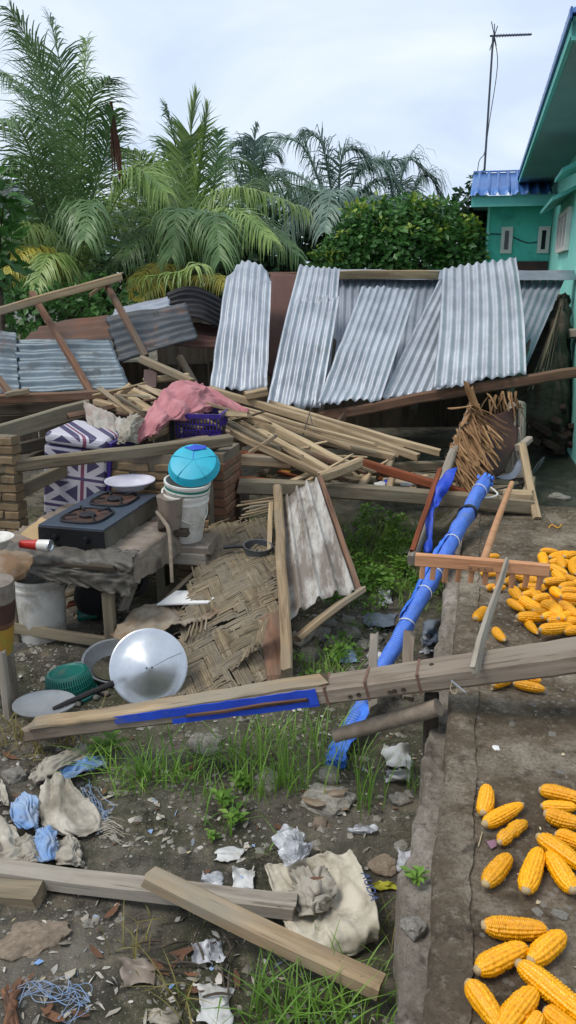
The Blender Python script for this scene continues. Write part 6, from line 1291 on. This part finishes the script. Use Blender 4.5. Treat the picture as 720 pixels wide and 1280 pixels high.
for i, (p, lab) in enumerate(((((108, 985), (112, 1000), (118, 1008), (120, 1020), (126, 1030)), 'tangled blue string right of the cloth heap'), (((20, 1250), (36, 1240), (60, 1238), (80, 1244), (96, 1236), (104, 1250), (88, 1262)), 'tangled blue string at the lower left corner'))):
    t_ = empty('blue_string', gp(*p[0], 0), lab, 'string')
    for k in range(10): tube('strand', [gp(px+rnd.gauss(0, 9), py+rnd.gauss(0, 8), .008+rnd.uniform(0, .02)) for px, py in p], .0011, 'cloth_blue', parent=t_, seg=4, n=30)
# papers and scraps
def paper(px, py, w_, h_, m, lab, cat='paper', hgt=.008, seed=0, fold=.012):
    rp_ = random.Random(seed*7+3); N = 4
    c = [[gp(px+w_*(i/(N-1)-.5)+rp_.uniform(-.12, .12)*w_, py+h_*(j/(N-1)-.5)+rp_.uniform(-.12, .12)*h_, .004+hgt*rp_.choice((0, .4, 1., 2.))) for i in range(N)] for j in range(N)]
    return loft('litter_paper', c, 16, 16, m, fold*.25, 22, .006, 24, .0008, label=lab, cat=cat, seed=seed, edge=.010, wr=.004, wdir=(3., 7.))
paper(497, 946, 34, 30, 'paper_white', 'white crumpled paper bag in the grass by the yard edge', seed=1, hgt=.03)
paper(496, 970, 28, 14, 'paper_white', 'white paper flap just below the crumpled paper bag', seed=2, hgt=.02)
paper(286, 1068, 34, 14, 'paper_white', 'torn white paper left of the clear bag', seed=3)
paper(306, 1100, 26, 26, 'paper_white', 'small grey-white wrapper behind the slanting plank', seed=4)
paper(266, 1100, 28, 20, 'plastic_clear', 'clear wrapper at the left of the grey-white one', seed=5)
paper(268, 1258, 46, 50, 'paper_white', 'white plastic bag with faint print at the bottom edge', 'plastic bag', seed=6, hgt=.010)
paper(252, 1192, 26, 28, 'plastic_clear', 'clear plastic cup piece below the grey plank', 'litter', seed=8, hgt=.012)
paper(270, 1190, 18, 30, 'plastic_clear', 'second clear plastic piece beside the cup piece', 'litter', seed=9, hgt=.012)
paper(172, 1215, 40, 34, 'tarp_dirty', 'dirty beige plastic piece in the lower middle', 'litter', seed=10)
paper(205, 1272, 40, 20, 'cloth_white', 'pale rag at the bottom edge', 'cloth', seed=11)
paper(408, 1000, 50, 26, 'cardboard_wet', 'flat brown-grey card scrap under the grass', 'litter', seed=14, hgt=.02)
paper(440, 1180, 24, 16, 'plastic_clear', 'clear wrapper under the lower right of the sack', 'litter', seed=15)
paper(470, 820, 20, 10, 'plastic_clear', 'clear plastic litter behind the beam stakes', 'litter', seed=16)
paper(545, 790, 34, 26, 'tarp_grey', 'grey crumpled plastic bag below the blue pole', 'plastic bag', seed=17, hgt=.05, fold=.03)
paper(535, 805, 20, 22, 'plastic_clear', 'clear crumpled bag piece beside the grey one', 'litter', seed=18, hgt=.04)
paper(475, 775, 36, 16, 'tarp_grey', 'grey plastic sheet scrap in the green patch', 'litter', seed=19, hgt=.02)
paper(482, 745, 16, 24, 'plastic_clear', 'clear bottle piece in the green patch', 'litter', seed=20, hgt=.03)
paper(430, 820, 30, 14, 'cloth_blue', 'blue net scrap among the rubble stones', 'litter', seed=21)
paper(500, 688, 26, 8, 'paper_white', 'white scrap right of the green patch', 'litter', seed=22)
paper(508, 1075, 20, 30, 'plastic_clear', 'clear plastic film against the mortar ledge', 'litter', seed=23)
paper(455, 1036, 30, 10, 'plastic_clear', 'thin clear wrapper above the sack corner', 'litter', seed=24)
o = paper(479, 1107, 30, 10, 'leaf_yellow', 'yellow-green fallen leaf beside the sack', 'leaf', seed=25, fold=.004)
# stones
RM = [rock_mesh('stone', k, 3, .45, .55) for k in range(6)]
for me in RM: me.materials.append(MT['stone'])
def stone(px, py, r, lab, mat='stone', fl=1., base=None, group=None, sx=1.):
    p = (onG(px, py) if base is None else G(px, py, base)); o = link('stone', RM[int(px+py) % 6], None, None, Matrix.Translation(p+V((0, 0, r*.12*fl))) @ Matrix.Rotation(px*1.7, 4, 'Z') @ Matrix.Diagonal((r*sx, r, r*fl, 1)))
    o.material_slots[0].link = 'OBJECT'; o.material_slots[0].material = MT[mat]; return tag(o, lab, 'stone', group)
stone(258, 935, .075, 'rough grey stone under the blue-striped part of the beam', fl=.9)
bst = rock_mesh('stone', 77, 4, .42, .5, (2,)); q_ = onG(40, 1174); o = link('stone', bst, 'stone_brown', None, Matrix.Translation(q_+V((0, 0, -.012))) @ Matrix.Rotation(.4, 4, 'Z') @ Matrix.Diagonal((.105, .075, .075, 1))); tag(o, 'large flat pale stone at lower left', 'stone')
stone(410, 1002, .085, 'flat grey stone in the middle of the grass', fl=.6, sx=1.3)
stone(336, 978, .06, 'round grey stone partly behind grass', fl=.8)
stone(500, 1000, .042, 'smooth grey pebble by the mortar ledge', fl=.8)
stone(412, 972, .05, 'stone above the flat grey one', 'stone')
stone(18, 972, .045, 'pale stone near the left edge, above the cloth heap', 'stone')
stone(25, 970, .03, 'small grey stone beside the pale one at left', 'stone_brown')
stone(400, 1030, .03, 'small brown stone above the sack', 'stone_brown')
stone(480, 1085, .05, 'brown mossy stone between sack and ledge', 'stone_brown', .7)
stone(502, 1060, .03, 'little grey stone on the mud near the ledge')
stone(516, 1160, .035, 'rounded stone stuck in the mortar ledge', base=-.07)
stone(700, 622, .06, 'pale stone on the dark ground at far right', fl=.7, base=-.05, sx=1.5)
stone(472, 1025, .02, 'small stone left of the ledge film')
for i, (px, py, r_) in enumerate(((345, 790, .06), (372, 800, .07), (398, 792, .06), (420, 805, .06), (440, 792, .05), (388, 820, .06), (356, 815, .05), (455, 808, .045), (412, 780, .045), (436, 776, .04), (470, 800, .04))):
    stone(px, py, r_*1.15, ['first', 'second', 'third', 'fourth', 'fifth', 'sixth', 'seventh', 'eighth', 'ninth', 'tenth', 'eleventh'][i]+' rubble stone behind the beam, below the ribbed sheet', fl=.7, group='rubble stones behind the beam')
for i, (px, py, m) in enumerate(((158, 990, 0), (165, 1025, 0), (145, 1050, 0), (140, 1048, 0), (178, 1048, 0), (205, 965, 0), (230, 1010, 0), (200, 1022, 0), (280, 1045, 0), (68, 1155, 0), (100, 980, 0), (190, 1000, 0), (160, 1038, 0), (250, 1060, 0), (150, 1150, 0), (195, 1003, 0))):
    stone(px, py, rnd.uniform(.007, .015), 'small pale pebble or shell lying on the mud', 'pale_crumb' if i % 2 else 'stone', .5, group='small pale pebbles on the mud', sx=1.4)
for i, (px, py) in enumerate(((604, 795), (620, 935), (610, 1018), (672, 1140), (700, 1143), (690, 918), (640, 905), (664, 880), (700, 965), (625, 768), (597, 782))):
    lab = ['dark round pebble beside the leaning strip', 'white triangular chip on the slab', 'little chip near the damaged cob', 'pale chip on the slab above the level cob', 'second pale chip right of the first', 'pale chip near the slab middle', 'grey chip under the beam shadow', 'grey chip near the beam', 'chip above the parallel cobs', 'chip left of the heap', 'chip near the kerb and strip'][i]
    o = stone(px, py, [.02, .013, .01, .012, .018, .014, .012, .011, .012, .012, .01][i], lab, ['tarp_grey', 'board_white', 'stone'][min(i, 2)], .4, base=0.0, sx=1.3)
paper_s = poly('plastic_chip', [G(608, 1053, .006), G(619, 1050, .006), G(621, 1058, .006), G(614, 1062, .006)], V((0, 0, .003)), 'plastic_lilac', None, 'small lilac plastic chip beside the damaged cob', 'litter')
tube('straw_bit', [G(598, 1058, .005), G(603, 1040, .005)], .0016, 'husk', 'thin straw lying left of the lilac chip', 'straw', seg=5)
tube('straw_bit', [G(632, 1100, .005), G(622, 1098, .005)], .003, 'husk', 'short straw beside the lone cob near the kerb', 'straw', seg=5)
tube('yellow_cord', [G(686, 660, -.0), G(690, 656, .01), G(698, 660, .01), G(702, 655, .0)], .004, 'orange_yellow', 'short yellow cord on the slab behind the corn heap', 'cord', seg=5, n=14)
# dead leaves
dl_me = mesh('dry_leaf', [(-1, 0, .1), (-.4, .28, .0), (.4, .24, .03), (1, 0, .25), (.4, -.24, .06), (-.4, -.28, .03), (0, 0, -.08)], [(0, 6, 1), (1, 6, 2), (2, 6, 3), (3, 6, 4), (4, 6, 5), (5, 6, 0)], smooth=True); dl_me.materials.append(MT['leaf_dry'])
spots = [(8, 1240), (14, 1255), (18, 1235), (60, 1262), (66, 1270), (30, 1228), (140, 1140), (12, 945), (22, 995), (130, 990), (238, 960), (200, 1210), (222, 1202), (240, 1218), (228, 1190), (262, 1140), (258, 1090), (350, 1035), (296, 1225), (396, 1098), (250, 1236), (100, 1268), (120, 1190)]
for i, (px, py) in enumerate(spots):
    p = gp(px, py, .012); s_ = rnd.uniform(.025, .045); o = link('dry_leaf', dl_me, None, None, Matrix.Translation(p) @ Matrix.Rotation(rnd.uniform(0, 6.28), 4, 'Z') @ Matrix.Rotation(rnd.uniform(-.4, .4), 4, 'Y') @ Matrix.Scale(s_, 4)); tag(o, 'brown dry leaf fallen on the muddy ground', 'leaf', 'brown dry leaves on the mud')
o = link('dry_leaf', dl_me, None, None, Matrix.Translation(gp(396, 1098, .13)) @ Matrix.Scale(.025, 4)); o.data = dl_me; tag(o, 'red-brown leaf lying on the rag in the sack', 'leaf')
for i in range(12):
    a = gp(2+rnd.uniform(0, 22), 1235+rnd.uniform(-6, 30), .015); b = gp(2+rnd.uniform(0, 26), 1275+rnd.uniform(-20, 30), .012); tube('dry_pod', [a, a.lerp(b, .5)+V((0, 0, .012)), b], [.006, .010, .004], 'leaf_dry', 'brown dry pod in the bunch at the lower left corner', 'pod', 'dry pods at lower left', seg=7, n=8)
for i in range(14):
    a = gp(rnd.uniform(170, 300), rnd.uniform(1160, 1270), .012); g_ = rnd.uniform(0, 6.28); b = a+V((math.cos(g_)*.09, math.sin(g_)*.09, rnd.uniform(-.005, .02))); tube('twig', [a, a.lerp(b, .5)+V((0, 0, .01)), b], [.003, .004, .002], 'wood_dark', 'thin dead twig on the mud at the lower middle', 'twig', 'twigs at the lower middle', seg=5, n=5)
# gravel and crumbs: far too many to count
def scatter_gravel(name, n, region, rmin, rmax, mat, lab):
    vs = []; fs = []; rn = random.Random(5)
    oct_ = [V((1, 0, 0)), V((0, 1, 0)), V((-1, 0, 0)), V((0, -1, 0)), V((0, 0, .6)), V((0, 0, -.3))]; of = [(0, 1, 4), (1, 2, 4), (2, 3, 4), (3, 0, 4), (1, 0, 5), (2, 1, 5), (3, 2, 5), (0, 3, 5)]
    for _ in range(n):
        p = region(rn)
        if p is None: continue
        r_ = rn.uniform(rmin, rmax)*(1+2*rn.random()**6); b = len(vs); g_ = rn.uniform(0, 6.28); c, s_ = math.cos(g_), math.sin(g_)
        for v in oct_: v = v*r_*rn.uniform(.6, 1.2); vs.append(p+V((v.x*c-v.y*s_, v.x*s_+v.y*c, v.z)))
        fs += [tuple(b+q for q in f) for f in of]
    o = link(name, mesh(name, vs, fs), mat); tag(o, lab, 'gravel', kind='stuff'); return o
def reg_mud(rn):
    x = rn.uniform(-1.8, .6); y = rn.uniform(1.2, 4.6); a, b = Sinv((x, y))
    if a > -.16 or NZ.noise(V((x*1.7, y*1.7, 3))) < -.15: return None
    return V((x, y, gz(x, y)+.002))
scatter_gravel('gravel', 5200, reg_mud, .003, .011, 'stone', 'fine gravel and crumbs scattered over the mud')
def reg_slab(rn):
    a = rn.uniform(.02, 1.2); b = rn.uniform(-.6, SLAB_B-.1)
    if NZ.noise(V((a*3, b*2, 8))) < -.05: return None
    return S(a, b, .001)
scatter_gravel('soil_crumbs', 3500, lambda rn: reg_mud(rn), .003, .009, 'soil_crumb', 'brown soil crumbs and rotten leaf bits over the mud')
def flat_bits(name, n, region, rmin, rmax, mat, lab, seed):
    vs = []; fs = []; rn = random.Random(seed)
    for _ in range(n):
        p = region(rn)
        if p is None: continue
        g_ = rn.uniform(0, 6.28); d = V((math.cos(g_), math.sin(g_), rn.uniform(-.3, .3))); e = V((-d.y, d.x, rn.uniform(-.4, .4))); r_ = rn.uniform(rmin, rmax); k = rn.choice((.12, .18, .3, .6)); b = len(vs); p = p+V((0, 0, .004))
        u_ = rn.uniform; vs += [p-d*r_*u_(.7, 1.1)-e*r_*k*u_(.1, .6), p+d*r_*u_(-.2, .3)-e*r_*k*u_(.7, 1.2), p+d*r_*u_(.6, 1.)-e*r_*k*u_(-.2, .5), p+d*r_*u_(.5, .9)+e*r_*k*u_(.3, 1.), p-d*r_*u_(0, .5)+e*r_*k*u_(.6, 1.2)+V((0, 0, r_*.3))]; fs += [(b, b+1, b+4), (b+1, b+2, b+3), (b+1, b+3, b+4)]
    o = link(name, mesh(name, vs, fs), mat); tag(o, lab, 'litter', kind='stuff')
flat_bits('leaf_litter', 900, reg_mud, .003, .013, 'leaf_dry', 'small brown leaf fragments lying all over the mud', 3)
flat_bits('straw_litter', 380, reg_mud, .003, .014, 'husk', 'pale straw and chaff scattered over the mud', 4)
flat_bits('paper_litter', 520, reg_mud, .004, .018, 'pale_crumb', 'tiny pale paper and plastic shreds on the mud', 6)
flat_bits('yard_chaff', 260, lambda rn: S(rn.uniform(.03, 1.2), rn.uniform(-.6, SLAB_B-.1), .001), .003, .010, 'husk', 'pale corn chaff scattered over the concrete yard', 8)
def reg_left(rn):
    p = onG(rn.uniform(-20, 470), 930+350*rn.random()**.8)
    return p if Sinv(p)[0] < -.2 and NZ.noise(V((p.x*3, p.y*3, 11))) > -.1 else None
flat_bits('plastic_litter', 130, reg_left, .007, .024, 'pale_crumb', 'torn pale plastic and paper shreds strewn over the near mud', 12)
flat_bits('blue_litter', 60, reg_left, .008, .022, 'cloth_blue', 'faded blue plastic shreds strewn over the near mud', 13)
flat_bits('grey_litter', 160, reg_left, .010, .030, 'cloth_grime', 'grey-brown rotten scraps strewn over the near mud', 14)
scatter_gravel('grit', 1300, reg_slab, .0015, .005, 'stone', 'fine grit and chips scattered over the concrete yard')
# ------------------------------------------------------------------ grass
def grass(name, clumps, mat, lab, seed=1):
    rn = random.Random(seed); vs = []; fs = []
    for (px, py, spread, n, h, lean) in clumps:
        c = onG(px, py)
        for _ in range(int(n*(.5 if py > 880 else 1.1))):
            x = c.x+rn.gauss(0, spread); y = c.y+rn.gauss(0, spread*.8); a, b_ = Sinv((x, y))
            if a > -.12: continue
            p = V((x, y, gz(x, y)-.01)); H = h*rn.uniform(.4, 1.15); g_ = rn.uniform(0, 6.28); ln = rn.uniform(.2, 1.3)*lean; dv = V((math.cos(g_), math.sin(g_), 0)); wv = V((-dv.y, dv.x, 0)); wd = rn.uniform(.0016, .0036); b = len(vs)
            for i in range(5):
                t = i/4; q = p+V((0, 0, H*(t-.28*ln*t*t)))+dv*(H*ln*t*t); k = (1, .95, .8, .55, .05)[i]; vs += [q+wv*wd*k, q-wv*wd*k]
            for i in range(4): fs.append((b+2*i, b+2*i+1, b+2*i+3, b+2*i+2))
    o = link(name, mesh(name, vs, fs, smooth=True), mat); return tag(o, lab, 'grass', kind='stuff')
tall = [(165, 985, .05, 90, .20, 1.), (200, 975, .06, 130, .22, 1.), (228, 968, .05, 70, .20, 1.), (150, 965, .05, 50, .18, 1.), (290, 1000, .05, 40, .22, .8), (318, 985, .05, 60, .28, .7), (345, 990, .05, 60, .30, .6), (372, 985, .05, 70, .30, .6), (395, 970, .05, 50, .28, .6), (330, 960, .07, 80, .22, .8), (455, 1010, .03, 30, .32, .4), (465, 1000, .03, 30, .30, .5), (520, 985, .02, 20, .26, .5), (505, 990, .03, 14, .22, .6), (445, 960, .05, 40, .22, .8), (270, 960, .06, 60, .18, .9), (300, 940, .06, 60, .2, .8), (400, 930, .06, 60, .2, .8), (350, 930, .08, 80, .2, .8), (250, 1000, .05, 30, .16, .9), (285, 1040, .04, 20, .14, .9), (345, 1070, .02, 10, .12, 1), (110, 950, .04, 30, .15, 1)]
front = [(350, 1270, .05, 60, .16, 1.), (380, 1262, .05, 70, .18, .9), (420, 1275, .05, 70, .18, .9), (330, 1240, .03, 20, .14, 1.), (395, 1180, .01, 7, .20, .3), (420, 1210, .02, 10, .16, .6), (455, 1180, .03, 14, .12, 1.), (470, 1215, .03, 20, .12, 1), (310, 1278, .05, 40, .15, 1), (450, 1262, .04, 40, .16, .8), (478, 1250, .03, 22, .14, .9), (360, 1330, .07, 90, .2, .9), (430, 1340, .07, 90, .2, .9)]
back = [(460, 730, .12, 180, .14, 1.), (490, 700, .12, 170, .14, 1.), (470, 680, .15, 200, .16, 1.), (445, 750, .08, 80, .12, 1), (500, 740, .1, 120, .12, 1), (520, 760, .08, 70, .12, 1), (430, 700, .12, 100, .14, 1), (510, 670, .12, 110, .16, 1), (300, 655, .10, 90, .10, 1), (290, 670, .08, 60, .10, 1), (390, 840, .08, 60, .14, .9), (430, 825, .08, 60, .14, .9), (455, 785, .06, 40, .10, 1), (490, 855, .05, 40, .16, .8), (415, 860, .06, 40, .14, .9)]
grass('grass', tall+front+back, 'grass', 'green grass tufts growing in the mud and under the beams')
grass('dry_grass', [(30, 925, .06, 50, .14, 1.2), (60, 915, .06, 50, .15, 1.2), (90, 925, .05, 40, .15, 1.3), (45, 945, .06, 40, .10, 1.2), (175, 1195, .03, 14, .16, .5), (160, 1180, .04, 14, .14, .9), (230, 1260, .05, 30, .14, 1.2), (235, 1150, .05, 14, .10, 1.4), (470, 1160, .04, 14, .12, 1.2), (15, 935, .05, 30, .14, 1), (120, 905, .05, 30, .12, 1.2)], 'grass_dry', 'straw-coloured dry grass near the left stand and plank', 2)
# leafy weeds
def weed(px, py, h, n, lab, size=.05, mat='grass', base=None):
    p = onG(px, py) if base is None else G(px, py, base); root = empty('weed', p, lab, 'weed', 'leafy weeds')
    for k in range(n):
        g_ = k*2.4; t = p+V((math.cos(g_)*h*.35, math.sin(g_)*h*.35, h*rnd.uniform(.6, 1))); tube('stem', [p, p.lerp(t, .5)+V((0, 0, h*.1)), t], .0018, mat, parent=root, seg=4, n=5)
        vs = []; fs = []
        for j in range(5):
            q = p.lerp(t, .35+.16*j); a = g_+j*2.2; d = V((math.cos(a), math.sin(a), .35)).normalized(); s_ = V((-d.y, d.x, 0)); b = len(vs); l_ = size*rnd.uniform(.7, 1.2)
            vs += [q, q+d*l_*.5+s_*l_*.24, q+d*l_+V((0, 0, -l_*.2)), q+d*l_*.5-s_*l_*.24]; fs += [(b, b+1, b+2), (b, b+2, b+3)]
        link('leaf', mesh('leaf', vs, fs), mat, root)
weed(280, 1010, .07, 4, 'small leafy weed left of the tall grass')
weed(292, 1030, .06, 4, 'leafy weed on the mud above the torn paper')
weed(136, 945, .09, 5, 'broad-leaved weed beside the cloth heap and grass', .07)
weed(520, 1105, .05, 3, 'tiny weed growing from the yard edge', .035, base=-.06)
weed(300, 985, .06, 4, 'weed at the left foot of the tall grass')
weed(276, 1000, .05, 3, 'tiny weed beside the small leafy one', .035)
weed(470, 660, .20, 7, 'tall leafy weed in the green patch by the floor frame', .08)
weed(450, 715, .14, 6, 'bushy weed at the right of the ribbed sheet', .07)
weed(500, 720, .14, 6, 'bushy weed left of the blue pole', .07)
weed(485, 745, .12, 6, 'low leafy weed in the green patch', .06)
weed(265, 1050, .04, 3, 'very small weed near the torn paper', .03)
weed(305, 660, .12, 6, 'leafy weed in the shade beside the brick wall end', .06)

# low leafy ground cover between ribbed sheet and yard, too dense to count
gcb = []
rg = random.Random(17)
for (px, py, n_, sp) in ((465, 690, 16, .16), (490, 725, 16, .14), (455, 735, 12, .10), (510, 690, 10, .10), (480, 665, 12, .16), (525, 745, 8, .08), (440, 760, 6, .08), (300, 660, 10, .08), (430, 830, 6, .06), (400, 850, 6, .06)):
    c = onG(px, py)
    for _ in range(n_):
        x = c.x+rg.gauss(0, sp); y = c.y+rg.gauss(0, sp)
        if Sinv((x, y))[0] < -.2: gcb.append((V((x, y, gz(x, y)+rg.uniform(.03, .10))), rg.uniform(.03, .06)))
leafmat('cover_leaf', ['#4d7430', '#6a943c', '#86aa4e'], .4, .5)
o = leaves('ground_cover', gcb, 3600, .035, 'cover_leaf', None, 41, shell=.1); tag(o, 'bright green leafy ground cover between ribbed sheet and blue pole', 'ground cover', kind='stuff')
